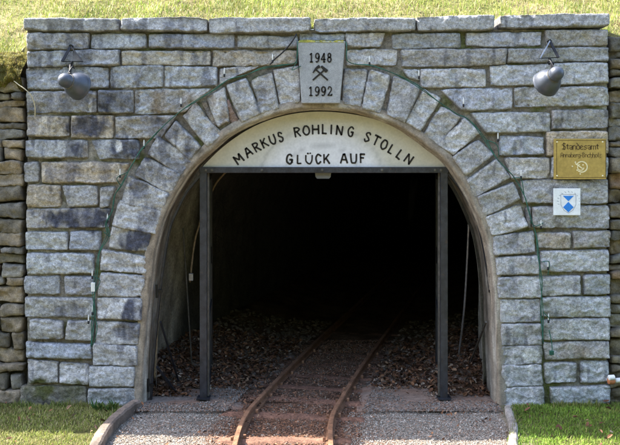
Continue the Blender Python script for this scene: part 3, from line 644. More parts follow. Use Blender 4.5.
# ------------------------------------------------------------------ dry-stone wing walls
def wing(xa, xb, yb, label, seed, name='dry_stone_wall', tops=None, cols=None):
    """coursed rubble wall from xa to xb (xa next to the portal)"""
    root = thing(name, label, 'stone wall', ((xa+xb)/2, yb+.15, 0)); rs = np.random.RandomState(seed); mb = MB()
    sg = 1 if xb > xa else -1; z = -.06; W = abs(xb-xa)
    zt = lambda x: float(topline(np.array([x]))[0])-(.22 if x < 0 else .03)
    while z < 3.0:
        h = rs.uniform(.045, .13); x = 0.
        while x < W:
            w_ = rs.uniform(.10, .34)
            x1, x2 = x, min(x+w_, W); xw = [xa+sg*x1, xa+sg*x2]; xl_, xr_ = min(xw), max(xw)
            t = zt((xl_+xr_)/2)
            if z+h*.5 < t:
                j = rs.uniform(-.012, .012, 8); g = .001
                zz0, zz1 = z, min(z+h, t+.02)
                q = (xl_+g+abs(j[0]), zz1-g+j[1], xr_-g-abs(j[2]), zz1-g+j[3], xr_-g-abs(j[4]), zz0+g+j[5], xl_+g+abs(j[6]), zz0+g+j[7])
                if xr_-xl_ > .05 and zz1-zz0 > .04:
                    base = [(.20, .165, .12), (.26, .21, .15), (.19, .175, .15), (.24, .225, .20), (.14, .12, .09), (.27, .18, .12)][rs.choice(6, p=[.26, .2, .2, .14, .12, .08])]
                    stone(mb, q, y0=yb+rs.uniform(-.035, .03), relief=.026, depth=.14, cell=.010, base=np.array(base)*rs.uniform(.75, 1.2), rough=.022, cut=.005, stained=False, px=False, wob=1.8, grow=0)
            x += w_
        z += h
    mb.build('rubble', M['rubble'], root, smooth=True)
    m2 = MB(); xs = np.linspace(min(xa, xb), max(xa, xb), 40); V = []
    for x in xs: V += [(x, yb+.06, -.1), (x, yb+.06, zt(x)-.05), (x, yb+.34, zt(x)-.05)]
    m2.add(V, grid_faces(3, 40), (.045, .04, .03)); m2.build('core', M['mortar'], root)
wing(-2.175, -5.6, D+.06, 'brown dry-stone wall with mossy top at the left end of the portal', 5)
wing(2.285, 5.6, D+.10, 'brown and grey dry-stone wall at the right end of the portal', 9)

# moss cushion on the left wall
def moss_pt(X, b):
    th = b*math.pi/2*1.25                                    # rolls from the bank over the head of the wall
    lowz = .22+.10*fbm(X*4, 0*X, 1, 3)+.035*fbm(X*22, 0*X, 4, 2)
    Y = D+.38-.40*np.sin(np.minimum(th, math.pi/2)); Z = 2.70-lowz*(1-np.cos(th))
    n = .05*fbm(X*7, b*4, 1, 4)+.022*fbm(X*26, b*11, 1, 3)
    return Y-n*np.sin(th)+.03*sm(.85, 1, b), Z+n*np.cos(th)*sm(0, .2, b)
mb = MB(); n1 = 420; X, b = np.meshgrid(np.linspace(-5.6, -2.165, n1), np.linspace(0, 1, 50)); Y, Z = moss_pt(X, b)
g = sm(-.3, .4, fbm(X*9, b*4, 3, 4))[..., None]; C = np.array((.055, .045, .018))*(1-g)+np.array((.13, .125, .03))*g
mb.add(np.stack([X, Y, Z], -1), grid_faces(n1, 50), C.reshape(-1, 3))
tag(mb.build('moss', M['moss'], smooth=True), 'thick olive moss cushion on top of the left dry-stone wall', 'moss', kind='stuff')

# ------------------------------------------------------------------ grass
def grass(name, pts, zs, lo, hi, width, cols, weights, seed, label, lean=.6):
    rs = np.random.RandomState(seed); n = len(pts)
    ang = rs.uniform(0, 2*math.pi, n); L = rs.uniform(lo, hi, n); ln = rs.uniform(.1, lean, n)*L
    d = np.stack([np.cos(ang), np.sin(ang)], 1); p = np.stack([-d[:, 1], d[:, 0]], 1)
    w2 = width*rs.uniform(.6, 1.3, n)/2
    B = np.concatenate([pts, zs[:, None]-.004], 1)
    def pt(off, lf, zf, sgn): return np.concatenate([pts+d*(ln*off)[:, None]+p*(w2*lf*sgn)[:, None], (zs+L*zf)[:, None]-.004], 1)
    zf = np.sqrt(np.clip(1-(ln/L)**2, .05, 1))
    V = np.stack([pt(0, 1, 0*zf, -1), pt(0, 1, 0*zf, 1), pt(.4, .8, .6*zf, 1), pt(.4, .8, .6*zf, -1), pt(1, .05, zf, 1)], 1)
    k = np.arange(n)[:, None]*5
    F1 = np.concatenate([k+0, k+1, k+2, k+3], 1); F2 = np.concatenate([k+3, k+2, k+4], 1)
    ci = rs.choice(len(cols), n, p=weights); C = np.array(cols)[ci]*rs.uniform(.7, 1.25, (n, 1))
    pat = fbm(pts[:, 0]*3, pts[:, 1]*3, seed, 3)[:, None]; C = C*(1+.45*pat)
    p2 = sm(-.25, .3, fbm(pts[:, 0]*5, pts[:, 1]*9, seed+5, 3))[:, None]; mC = np.array(cols).mean(0); C = C*(1-.35*p2)+(C*.5+np.array(cols[1])*.6)*.35*p2
    p3 = sm(.12, .42, fbm(pts[:, 0]*4, pts[:, 1]*6, seed+9, 4))[:, None]; C = C*(1-.55*p3)+(C*.35+np.array(cols[2])*.35+np.array((.05, .03, .01)))*.55*p3
    mb = MB(); mb.v.append(V.reshape(-1, 3)); mb.f.append(F1.tolist()+F2.tolist()); mb.c.append(np.repeat(C, 5, 0)); mb.n = n*5
    return tag(mb.build(name, M['blade']), label, 'grass', kind='stuff')
rs = np.random.RandomState(11)
# bank above the portal
n = 110000
px = rs.uniform(-4.2, 4.2, n); py = D+.33+2.6*rs.uniform(0, 1, n)**1.3
dens = fbm(px*2.2, py*2.2, 21, 3); k = rs.rand(n) < .62+.5*dens; px, py = px[k], py[k]
grass('bank_grass', np.stack([px, py], 1), hill(px, py), .022, .065, .006, [(.34, .31, .13), (.26, .31, .06), (.14, .21, .035), (.42, .38, .23), (.18, .12, .065)], [.24, .30, .28, .09, .09], 12,
      'sunlit yellow-green grass with dry straw on the bank above the portal', lean=.95)
n = 30000; px = rs.uniform(-10, 10, n); py = rs.uniform(D+2.6, D+12, n)
grass('hill_grass', np.stack([px, py], 1), hill(px, py), .06, .14, .02, [(.45, .40, .18), (.34, .35, .10), (.22, .28, .06)], [.35, .35, .3], 13, 'rough grass on the hillside above the portal', lean=.9)
n = 26000; px = rs.uniform(-5.5, -2.17, n); bb = rs.rand(n); yy_, zz_ = moss_pt(px, bb)
grass('moss_tufts', np.stack([px, yy_-.004], 1), zz_, .006, .026, .005, [(.16, .155, .035), (.10, .09, .03), (.24, .21, .06), (.12, .075, .035)], [.4, .3, .15, .15], 67, 'fine mossy tufts growing over the head of the left dry-stone wall', lean=.98)
# longer tufts overhanging the coping
n = 5200; px = rs.uniform(-3.0, 3.0, n); py = D+.31+.10*rs.rand(n); k = fbm(px*5, 0*px, 61, 3) > -.05; px, py = px[k], py[k]
grass('edge_tufts', np.stack([px, py], 1), hill(px, py)+.01, .04, .10, .006, [(.42, .37, .17), (.30, .34, .07), (.17, .25, .04), (.50, .46, .28)], [.30, .30, .25, .15], 62, 'longer grass tufts along the back edge of the coping stones', lean=.95)
# lawns
def lawn_pts(x0, x1, n, near=3.2):
    a = rs.uniform(x0, x1, n); b = (D+.02)-(D-near)*rs.uniform(0, 1, n)**1.5; return a, b
gz = lambda x, y: .012*fbm(x*3, y*3, 0, 4)
a, b = lawn_pts(-4.2, -1.33, 85000); k = (a < -1.41) & ((b < D+.0) | (a < -2.19)); a, b = a[k], b[k]
m = fbm(a*4, b*4, 3, 3) > -.45; a, b = a[m], b[m]
grass('lawn_left', np.stack([a, b], 1), gz(a, b), .012, .038, .005, [(.24, .27, .06), (.16, .20, .04), (.38, .34, .16), (.24, .18, .10)], [.40, .25, .25, .10], 14, 'thin yellowish grass with dry straw left of the gravel path', lean=.95)
a, b = lawn_pts(1.30, 4.2, 85000); k = (a > 1.52-.26*sm(6.3, 5.5, b)) & ((b < D+.0) | (a > 2.29)); a, b = a[k], b[k]
grass('lawn_right', np.stack([a, b], 1), gz(a, b), .012, .036, .005, [(.15, .25, .03), (.21, .32, .04), (.34, .34, .11), (.10, .16, .025)], [.42, .28, .10, .20], 15, 'short vivid green grass right of the gravel path', lean=.9)

n = 5200; a = np.concatenate([rs.uniform(-4, -1.42, n//2), rs.uniform(1.52, 4, n//2)]); b = D-.035-.05*rs.rand(len(a))**2; k = fbm(a*6, 0*a, 63, 3) > .0; a, b = a[k], b[k]
grass('wall_foot_tufts', np.stack([a, b], 1), gz(a, b), .025, .075, .005, [(.12, .18, .03), (.17, .20, .05), (.28, .25, .11)], [.45, .3, .25], 64, 'longer uncut grass along the foot of the portal wall', lean=.8)
n = 2600; b = rs.uniform(4.5, 6.35, n); sd_ = rs.rand(n) < .5; a = np.where(sd_, -1.375-.05*rs.rand(n)-.02, 1.47-.18*sm(6.3, 5.5, b)+.03*rs.rand(n)); k = fbm(a*3, b*6, 65, 3) > -.05; a, b = a[k], b[k]
grass('kerb_tufts', np.stack([a, b], 1), gz(a, b), .02, .065, .005, [(.12, .18, .03), (.17, .20, .05), (.28, .25, .11)], [.45, .3, .25], 66, 'grass tufts leaning over the kerbs of the path', lean=.9)

# ------------------------------------------------------------------ gravel and leaves
OCT = np.array([(1, 0, 0), (-1, 0, 0), (0, 1, 0), (0, -1, 0), (0, 0, 1), (0, 0, -1), ], float)
CUBE = np.array([(x, y, z) for z in (-1, 1) for y in (-1, 1) for x in (-1, 1)], float)*.62
CF = [(0, 2, 3, 1), (4, 5, 7, 6), (0, 1, 5, 4), (2, 6, 7, 3), (0, 4, 6, 2), (1, 3, 7, 5)]
def chips(name, px, py, pz, r, cols, weights, seed, label, cat, flat=.65, parent=None):
    rs = np.random.RandomState(seed); n = len(px)
    V = CUBE[None]*(1+rs.uniform(-.38, .38, (n, 8, 3)))
    a = rs.uniform(0, 6.283, n); ca, sa = np.cos(a)[:, None], np.sin(a)[:, None]
    V = V*np.stack([rs.uniform(.8, 1.4, n), rs.uniform(.6, 1.1, n), rs.uniform(.5, .9, n)*flat/.65], 1)[:, None, :]
    ti = rs.uniform(-.5, .5, (n, 1)); V[..., 2] += V[..., 0]*ti
    x = V[..., 0]*ca-V[..., 1]*sa; y = V[..., 0]*sa+V[..., 1]*ca
    V = np.stack([x, y, V[..., 2]], -1)*r[:, None, None]+np.stack([px, py, pz+r*.12], 1)[:, None, :]
    k = (np.arange(n)*8)[:, None, None]; Fc = (np.array(CF)[None]+k).reshape(-1, 4)
    C = np.array(cols)[rs.choice(len(cols), n, p=weights)]*rs.uniform(.65, 1.3, (n, 1))
    mb = MB(); mb.v.append(V.reshape(-1, 3)); mb.f.append(Fc.tolist()); mb.c.append(np.repeat(C, 8, 0)); mb.n = n*8
    return tag(mb.build(name, M['bits']), label, cat, kind='stuff')
n = 150000
a = rs.uniform(-1.36, 1.42, n); b = (D-.12)-(D-.12-3.6)*rs.uniform(0, 1, n)**1.35
tr_ = np.abs(a-track_x(b)); k = (tr_ > .40) & (np.minimum(np.abs(tr_-.305), 9) > .04) & (a > -1.34) & (a < 1.42-.14*sm(6.3, 5.5, b))
k &= rs.rand(n) < sm(.30, .95, tr_+.25*fbm(a*3, b*3, 41, 3))*.75+.25
chips('gravel', a[k], b[k], -.018+.012*fbm(a[k]*3, b[k]*3, 0, 4), rs.uniform(.0020, .0050, k.sum())*(1+.6*(rs.rand(k.sum()) > .97)*2), [(.29, .26, .225), (.22, .195, .165), (.37, .34, .30), (.25, .165, .12), (.14, .12, .10)], [.30, .25, .15, .18, .12], 21,
      'fine blue-grey gravel on the path in front of the tunnel', 'gravel')
n = 24000
b = 3.6+(D+2.3-3.6)*rs.uniform(0, 1, n); a = track_x(b)+rs.uniform(-.52, .52, n)
d = np.abs(np.abs(a-track_x(b))-.305); k = d > .038; a, b = a[k], b[k]
sl_y = np.array((3.0, 3.6, 4.1, 4.65, 5.18, 5.73, 6.26, 6.67, 7.0, 7.36, 7.75, 8.2, 8.65, 9.15))
on = np.min(np.abs(b[:, None]-sl_y[None]), 1) < .055; k = ~on | (rs.rand(len(b)) < .38); a, b = a[k], b[k]
chips('track_ballast', a, b, np.where(b > D+.1, -.004, -.018)+.012*fbm(a*3, b*3, 0, 4), rs.uniform(.003, .0095, len(a)), [(.165, .09, .06), (.105, .06, .04), (.23, .18, .14), (.13, .095, .075), (.24, .12, .07)], [.34, .27, .10, .17, .12], 22,
      'rust-stained ballast chippings between and beside the rails', 'ballast')
n = 24000; b = rs.uniform(D-.17, D+.5, n); a = rs.uniform(-1.33, 1.42, n); k = (np.abs(a-track_x(b)) > .5) & (fbm(a*4, b*4, 51, 3)+1.4*sm(D+.12, D-.12, b)+.5*sm(.95, .5, np.abs(a-track_x(b))) > rs.uniform(-.1, .55, n)); a, b = a[k], b[k]
chips('sill_grit', a, b, .006+0*a, rs.uniform(.002, .008, len(a)), [(.21, .19, .17), (.22, .14, .10), (.11, .085, .07)], [.45, .3, .25], 24, 'grit and small stones strewn over the concrete sill', 'grit')
# broken rock under the leaves in the tunnel
n = 3500; b = D+.45+2.8*rs.uniform(0, 1, n); a = rs.uniform(-1.45, 1.45, n)+cx(b); d = np.abs(a-track_x(b)); k = d > .42; a, b = a[k], b[k]
chips('tunnel_rubble', a, b, floor_z(a, b), rs.uniform(.006, .028, len(a)), [(.12, .10, .085), (.09, .07, .055), (.17, .13, .11)], [.4, .35, .25], 23, 'broken rock rubble along both sides of the track inside the tunnel', 'rubble')
def leaves(name, a, b, z, lo, hi, seed, label, cols, weights):
    rs = np.random.RandomState(seed); n = len(a)
    shp = np.array([(-1, 0, 0), (-.55, .42, .12), (.1, .5, .18), (.7, .28, .10), (1, 0, .05), (.7, -.28, .10), (.1, -.5, .18), (-.55, -.42, .12), (0, 0, 0)])
    V = np.repeat(shp[None], n, 0)*(lo+(hi-lo)*rs.uniform(0, 1, (n, 1, 1))**1.8*1.25)*np.stack([np.ones(n), rs.uniform(.7, 1.2, n), rs.uniform(-1.5, 2.5, n)], 1)[:, None, :]
    for ax in (0, 1, 2):
        t = rs.uniform(-.75, .75, n) if ax < 2 else rs.uniform(0, 6.283, n); c_, s_ = np.cos(t)[:, None], np.sin(t)[:, None]
        i, j = [(1, 2), (2, 0), (0, 1)][ax]; p, q = V[..., i].copy(), V[..., j].copy(); V[..., i] = p*c_-q*s_; V[..., j] = p*s_+q*c_
    V += np.stack([a, b, z+rs.uniform(.003, .03, n)], 1)[:, None, :]
    k = (np.arange(n)*9)[:, None, None]
    Fc = (np.array([(8, i, (i+1) % 8) for i in range(8)])[None]+k).reshape(-1, 3)
    C = np.array(cols)[rs.choice(len(cols), n, p=weights)]*rs.uniform(.6, 1.35, (n, 1))
    mb = MB(); mb.v.append(V.reshape(-1, 3)); mb.f.append(Fc.tolist()); mb.c.append(np.repeat(C, 9, 0)); mb.n = n*9
    return tag(mb.build(name, M['leaf']), label, 'leaves', kind='stuff')
LC = [(.17, .082, .042), (.105, .05, .028), (.23, .145, .09), (.30, .235, .18), (.055, .032, .022)]; LW = [.29, .29, .15, .06, .21]
n = 15000; b = D+.22+2.0*rs.uniform(0, 1, n)**1.15; a = rs.uniform(-1.45, 1.5, n)+cx(b); d = np.abs(a-track_x(b)); k = (d > .36) & (rs.rand(n) < sm(.36, .6, d)); k &= (b > D+.42-.22*(np.abs(a) > .95)); a, b = a[k], b[k]
leaves('dead_leaves', a, b, floor_z(a, b), .009, .026, 31, 'brown dead leaves heaped on both sides inside the tunnel mouth', LC, LW)
n = 500; b = rs.uniform(4.6, D+.4, n); a = rs.uniform(-1.3, 1.4, n)
leaves('scattered_leaves', a, b, 0*a, .006, .016, 32, 'small dry leaf scraps scattered over the gravel path', LC, LW)
n = 260; b = rs.uniform(4.8, D-.02, n); a = np.where(rs.rand(n) < .5, rs.uniform(-4, -1.45, n), rs.uniform(1.5, 4, n))
leaves('lawn_leaves', a, b, .02+0*a, .010, .026, 33, 'brown leaves lying on the two strips of grass', LC, LW)

# ------------------------------------------------------------------ gate
gate = thing('metal_gate', 'dark steel double gate with both leaves folded back into the tunnel', 'gate', (0, D+.13, 0))
YG = D+.13
for pxx in (203.6, 443.8):
    mb = MB(); x = P(pxx, 0, YG)[0]; box(mb, x-.027, x+.027, YG-.025, YG+.035, .0, P(0, 167, YG)[2], bev=.003)
    box(mb, x-.05, x+.05, YG-.05, YG+.06, .015, .026)
    mb.build('post', M['steel'], gate); mb = MB(); sg_ = 1 if pxx < 320 else -1; box(mb, x+sg_*.028, x+sg_*.042, YG+.01, YG+.03, .03, P(0, 173, YG)[2]); mb.build('stop_strip', M['dull_steel'], gate)
mb = MB(); z0, z1 = P(0, 172.8, YG)[2], P(0, 167, YG)[2]
box(mb, P(199.5, 0, YG)[0], P(448, 0, YG)[0], YG-.028, YG+.04, z0, z1, bev=.003); mb.build('crossbeam', M['steel'], gate)
for sgn, hx, fx, fy in ((-1, 206.5, 210.5, D+1.02), (1, 441, 437.5, D+.98)):
    A = np.array((P(hx, 0, YG)[0], YG+.05, 0)); B = np.array((P(fx, 0, fy)[0], fy, 0)); top = P(0, 174, YG)[2]-.02
    mb = MB(); t = (B-A)/np.linalg.norm(B-A)
    zz = lambda p, z: (p[0], p[1], z)
    bar(mb, zz(A, .03), zz(A, top), .03, .03); bar(mb, zz(B, .03), zz(B, top), .034, .034)
    for z in (.045, .62, top-.02): bar(mb, zz(A+t*.016, z), zz(B-t*.018, z), .028, .03)
    lf = mb.build('gate_leaf', M['steel'], gate)
    mb = MB()
    for i in range(1, 8):
        p = A+(B-A)*i/8; tube(mb, [zz(p, .06), zz(p, top-.035)], .006, 6)
    o = mb.build('bars', M['steel'], lf)
    for z in (.25, 1.0, 1.5):
        mb = MB(); tube(mb, [zz(A+np.array((sgn*.012, -.02, 0)), z-.035), zz(A+np.array((sgn*.012, -.02, 0)), z+.035)], .011, 8)
        mb.build('hinge', M['black'], lf)
    mb = MB(); p = B-t*.02; box(mb, p[0]-.012, p[0]+.012, p[1]-.05, p[1]+.03, .95, 1.09); mb.build('lock_case', M['black'], lf)
for bx_ in (206, 212, 262, 322, 382, 435, 441):
    mb = MB(); revolve(mb, P(bx_, 170, YG-.028), (0, -1, 0), [(-.001, .011), (.006, .011), (.007, .006), (.012, .006), (.012, .0003)], 6); mb.build('bolt', M['dull_steel'], gate)
# fixed side frames that follow the arch
SF = {-1: [(151, 402), (152.5, 370), (156, 330), (160, 292), (165.5, 250), (170, 228), (177, 211), (187, 192), (202, 173.5)],
      1: [(496.5, 402), (495, 370), (493, 330), (490, 292), (485, 255), (480, 232), (472, 211), (461, 190), (448, 173.5)]}
for sgn in (-1, 1):
    mb = MB(); path = catmull([P(a, b, YG+.01) for a, b in SF[sgn]], 5)
    for i in range(len(path)-1): bar(mb, path[i], path[i+1], .016, .032)
    if sgn > 0: bar(mb, P(449, 401.2, YG), P(495, 402, YG), .014, .02)
    sf = mb.build('side_frame', M['steel'], gate)
    for yy_ in (291, 385):
        mb = MB()
        q = np.interp(yy_, [p[1] for p in SF[sgn]][::-1], [p[0] for p in SF[sgn]][::-1])
        c = np.array(P(q-sgn*-1.5, yy_, YG-.02)); bar(mb, c-np.array((.022, 0, 0)), c+np.array((.03*1, 0, 0)), .02, .012); tube(mb, [c+np.array((sgn*.012, -.01, -.05)), c+np.array((sgn*.012, -.01, .05))], .010, 8)
        mb.build('bracket', M['black'], sf)
mb = MB(); bar(mb, P(160.5, 322, YG+.02), P(182, 392, D+.62), .012, .02); mb.build('brace', M['steel'], gate)
mb = MB(); bar(mb, P(157, 367, YG+.02), P(178, 395, D+.36), .014, .022); mb.build('brace', M['steel'], gate)
mb = MB(); bar(mb, P(486, 322, YG+.03), P(469, 366, D+.9), .013, .013); mb.build('brace', M['dull_steel'], gate)

# thin rods and cables near the tunnel walls
def rod(name, pts, r, m, label, cat):
    mb = MB(); tube(mb, catmull(pts, 8), r, 8); return tag(mb.build(name, M[m], smooth=True), label, cat)
rod('metal_rod', [P(183, 228, D+.8), P(187, 290, D+.85), P(192.5, 376, D+.95)], .007, 'dull_steel', 'thin grey metal rod standing against the left tunnel wall', 'rod')
rod('metal_rod', [P(469.5, 205, D+.5), P(467, 262, D+.6), P(464, 310, D+.75), P(458.5, 358, D+1.0)], .008, 'zinc', 'thin pale rod hanging inside the right side of the tunnel mouth', 'rod')
rod('hanging_cable', [P(206, 196, D+.75), P(200, 222, D+.75), P(195, 240, D+.75), P(192, 262, D+.75), P(190, 282, D+.76)], .008, 'conduit', 'tan cable hanging behind the left gate post above a small box', 'cable')
rod('hanging_cable', [P(210.5, 198, D+1.1), P(213, 189, D+1.1), P(218.5, 180, D+1.1), P(228, 170, D+1.1)], .009, 'conduit', 'tan cable curving up under the gate crossbeam at the left', 'cable')
mb = MB(); c = P(191, 277, D+.72); box(mb, c[0]-.018, c[0]+.018, c[1]-.012, c[1]+.02, c[2]-.03, c[2]+.03, bev=.003)
tag(mb.build('junction_box', M['zinc']), 'small grey box on the left tunnel wall below a tan cable', 'junction box')

# small grey lamp under the crossbeam
tl = thing('tunnel_light', 'small grey light fitting fixed under the middle of the gate crossbeam', 'light fitting', P(323, 178, YG+.05))
mb = MB(); c = P(323, 173, YG+.05); zt_, zb_ = z0-.001, P(0, 178.6, YG)[2]
V = [(c[0]+sx*w_, c[1]+sy*.045, z) for z, w_ in ((zt_, .062), (zb_+.012, .058), (zb_, .046)) for sx, sy in ((-1, -1), (1, -1), (1, 1), (-1, 1))]
mb.add(V, [(0, 1, 5, 4), (1, 2, 6, 5), (2, 3, 7, 6), (3, 0, 4, 7), (4, 5, 9, 8), (5, 6, 10, 9), (6, 7, 11, 10), (7, 4, 8, 11), (8, 9, 10, 11), (3, 2, 1, 0)]); mb.build('housing', M['box'], tl)

# ------------------------------------------------------------------ name board in the arch
nb = thing('name_board', 'cream arched board lettered MARKUS ROHLING STOLLN over GLÜCK AUF', 'sign', P(322, 168, YG))
top = [(202.5, 166.8), (209, 160), (220, 149.5), (234, 138.5), (250, 128.5), (268, 120.5), (288, 114.8), (306, 112.2), (322, 111.6), (340, 112.6), (360, 115.6), (380, 121), (398, 128.3), (414, 137), (428, 146.5), (438, 155), (445.5, 166.8)]
tp = np.array(catmull(top, 6)); n = len(tp); rows = 14; YB = YG-.005; V = []; C = []
for j in range(rows):
    f = j/(rows-1)
    for i in range(n):
        xx, y_ = tp[i]; yp = 166.9+(y_-166.9)*f; p = P(xx, yp, YB); V.append(p)
        r_ = math.hypot((xx-322)/1.0, (yp-195))           # yellowed rim, paler centre
        k = float(sm(52, 78, r_))+.25*float(fbm(p[0]*4, p[2]*4, 0, 3)); k = min(max(k, 0), 1)
        c = np.array((.60, .60, .62))*(1-k)+np.array((.47, .45, .38))*k
        for rr in (38, 61):                                # faint old ring marks
            c = c*(1-.22*float(sm(2.4, .6, abs(math.hypot(xx-322, (yp-176)*1.25)-rr))))
        C.append(c)
mb = MB(); fc = grid_faces(n, rows); mb.add(V, fc, C)
Vb = np.array(V); Vb[:, 1] += .018; mb.add(Vb, fc[:, ::-1], C)
N_ = n*rows; edge = [(rows-1)*n+i for i in range(n)]
mb.add(np.concatenate([np.array(V)[edge], Vb[edge]]), [(i, i+1, n+i+1, n+i) for i in range(n-1)], np.tile((.2, .16, .1), (2*n, 1)))
bd = mb.build('board', M['board'], nb)
mb = MB(); ub = YB/F; rsx = random.Random(5)
def text_pts(lst, h, lw):
    for ch, cx_, cy_, ang, w_ in lst:
        a_ = rad(ang); px_, _, pz_ = P(cx_, cy_, YB); ca_, sa_ = math.cos(a_), math.sin(a_)
        ox = px_-(w_/2*ub)*ca_+(h/2*ub)*sa_; oz = pz_-(w_/2*ub)*sa_-(h/2*ub)*ca_
        letter(mb, ch, ox, oz, w_*ub, h*ub, lw*ub, YB, a_, .0022, jit=.35*ub, rs=rsx)
text_pts([('M', 238.5, 159, 38, 7.5), ('A', 248, 152.3, 33, 6.8), ('R', 256.5, 147, 28, 5.6), ('K', 264.3, 142.8, 25, 6), ('U', 272.6, 139.6, 20, 5.6), ('S', 280.6, 136.8, 14, 5),
          ('R', 297.3, 132, 10, 6), ('O', 306.2, 130.5, 6, 6.4), ('H', 315.6, 129.6, 2, 6), ('L', 324.4, 129.2, -1, 5), ('I', 331.3, 129.6, -5, 2), ('N', 339.5, 130.3, -6, 6.2), ('G', 351, 131.4, -12, 5.6),
          ('S', 367.5, 137, -20, 5), ('T', 376.2, 140.6, -24, 6.6), ('O', 384.2, 144.6, -27, 6.2), ('L', 391.8, 149.2, -31, 5), ('L', 400.3, 154.6, -33, 5), ('N', 408.8, 159.2, -35, 6.6)], 9.0, 1.75)
mb.build('lettering', M['paint'], bd); mb = MB()
text_pts([('G', 289.5, 159.2, 2, 6.2), ('L', 299.5, 159.2, 1, 5), ('Ü', 309, 158.9, 0, 6.4), ('C', 318.6, 158.9, 0, 5.6), ('K', 326.8, 158.9, 0, 5.6), ('A', 344, 158.6, 0, 6.6), ('U', 353.8, 158.4, 0, 6.2), ('F', 362.5, 158.2, -1, 5)], 8.8, 1.8)
mb.build('lettering', M['paint'], bd)

# ------------------------------------------------------------------ flood lamps
def lamp(apx, label, neck, bowl, apex, left, right, stem, sgn, plate):
    yl = D-.25
    root = thing('wall_lamp', label, 'wall lamp', P(apex[0], apex[1], D-.02), 'grey floodlights on the portal wall')
    A = np.array(P(*neck, yl-.045)); B = np.array(P(*bowl, yl+.055)); ax = B-A; L = np.linalg.norm(ax); ax /= L
    mb = MB(); pr = []
    for i in range(9):                   # socket dome
        t = i/8*math.pi/2; pr.append((-.053*math.cos(t), max(.053*math.sin(t), .0005)))
    pr += [(L*.30, .053)]
    for i in range(11):
        t = i/10; pr.append((L*.34+(L*.84)*t, .056+(.100-.056)*math.sin(t*math.pi/2)**.62))
    q = pr[-1]; pr += [(q[0]+.006, q[1]+.004), (q[0]+.010, q[1]+.003), (q[0]+.009, q[1]-.004)]
    revolve(mb, A, ax, pr, 36); sh = mb.build('lamp_shade', M['lampgrey'], root, smooth=True)
    mb = MB(); revolve(mb, A, ax, [(q[0]+.009, q[1]-.004), (q[0]-.01, q[1]-.012), (L*.6, .06), (L*.45, .03), (L*.45, .001)], 30)
    mb.build('reflector', M['lampinner'], sh, smooth=True)
    mb = MB(); revolve(mb, A, ax, [(L*.45, .001), (L*.47, .02), (L*.75, .034), (L*.95, .03), (L*1.02, .012), (L*1.03, .0005)], 20); mb.build('bulb', M['candle'], sh, smooth=True)
    ap = np.array(P(*apex, D-.03)); l = np.array(P(*left, D-.10)); r = np.array(P(*right, D-.10)); st0 = (l+r)/2
    mb = MB()
    bar(mb, ap, l, .009 if sgn > 0 else .019, .012); bar(mb, ap, r, .018 if sgn > 0 else .007, .012); bar(mb, l, r, .006, .008)
    tube(mb, [ap+np.array((0, -.01, -.0)), ap+np.array((0, .07, .0))], .012, 10)
    mb.build('bracket', M['black'], root)
    if plate:
        mb = MB(); a2, l2, r2 = ap+np.array((.012, .012, -.012)), (l+r)/2+np.array((-.01, .03, .002)), r+np.array((0, .03, 0)); V = [a2, l2, r2]; V += [v+np.array((0, .004, 0)) for v in V]
        mb.add(V, [(0, 1, 2), (5, 4, 3), (0, 3, 4, 1), (1, 4, 5, 2), (2, 5, 3, 0)]); mb.build('bracket_plate', M['dull_steel'], root)
    else:
        mb = MB(); bar(mb, ap+np.array((-.002, -.012, 0)), l+np.array((-.002, -.010, 0)), .009, .004); mb.build('bracket_plate', M['zinc'], root)
    mb = MB(); s0 = np.array(P(*stem[0], D-.11)); s1 = np.array(P(*stem[1], yl-.005))
    tube(mb, [st0, s0, s1, (A*.55+B*.45)], .010, 10); tube(mb, [s0+np.array((-.02, 0, -.01)), s0+np.array((.02, 0, -.01))], .012, 10)
    mb.build('arm', M['black'], root)
    mb = MB(); revolve(mb, A, ax, [(L*.20, .0535), (L*.20, .0565), (L*.28, .0575), (L*.28, .054)], 30); mb.build('clamp_ring', M['dull_steel'], sh, smooth=False)
    mb = MB(); e_ = A*.9+B*.1+np.array((0, .03, .05)); w_ = ap+np.array((sgn*.03, .05, -.05))
    tube(mb, catmull([e_, e_+np.array((-sgn*.02, .05, .06)), (e_+w_)/2+np.array((-sgn*.03, .05, -.03)), w_+np.array((0, 0, -.05)), w_], 6), .0045, 8); mb.build('power_lead', M['cable_black'], root, smooth=True)
lamp(0, 'grey floodlight on a triangular bracket near the top left corner of the portal', (65.2, 80.3), (77.3, 85.6), (70.8, 46), (62.3, 61.5), (82.5, 61.5), ((70.5, 65), (69.8, 74)), -1, True)
lamp(1, 'grey floodlight on an open triangular bracket near the top right corner of the portal', (556.5, 73.5), (547.4, 82.2), (549.8, 41), (540.2, 58.3), (558.4, 57.5), ((551.2, 62), (551.6, 70)), 1, False)

# ------------------------------------------------------------------ brass plaque
pq = thing('brass_plaque', 'brass registry office plaque screwed to the wall above the blue shield sign', 'plaque', P(579.5, 178, D-.03))
mb = MB(); a, b = P(553.6, 179.2, D-.03), P(606, 138.6, D-.03)
box(mb, a[0], b[0], D-.034, D-.026, a[2], b[2], bev=.0015); pl = mb.build('plate', M['brass'], pq)
YP = D-.034; up = YP/F
mb = MB()
fr = [(555.4, 140.4), (604.2, 140.4), (604.2, 177.4), (555.4, 177.4)]
for i in range(4):
    p, q = fr[i], fr[(i+1) % 4]; ribbon(mb, [wz(*p), wz(*q)], .5*up, YP, .0008)
mb.build('engraved_border', M['engrave'], pl)
mb = MB()
for p in ((557, 142), (602.6, 142), (557, 175.8), (602.6, 175.8)):
    mb = MB(); revolve(mb, P(*p, YP), (0, -1, 0), [(0, .006), (.003, .006), (.0045, .003), (.0045, .0002)], 12); mb.build('screw', M['shine'], pl)
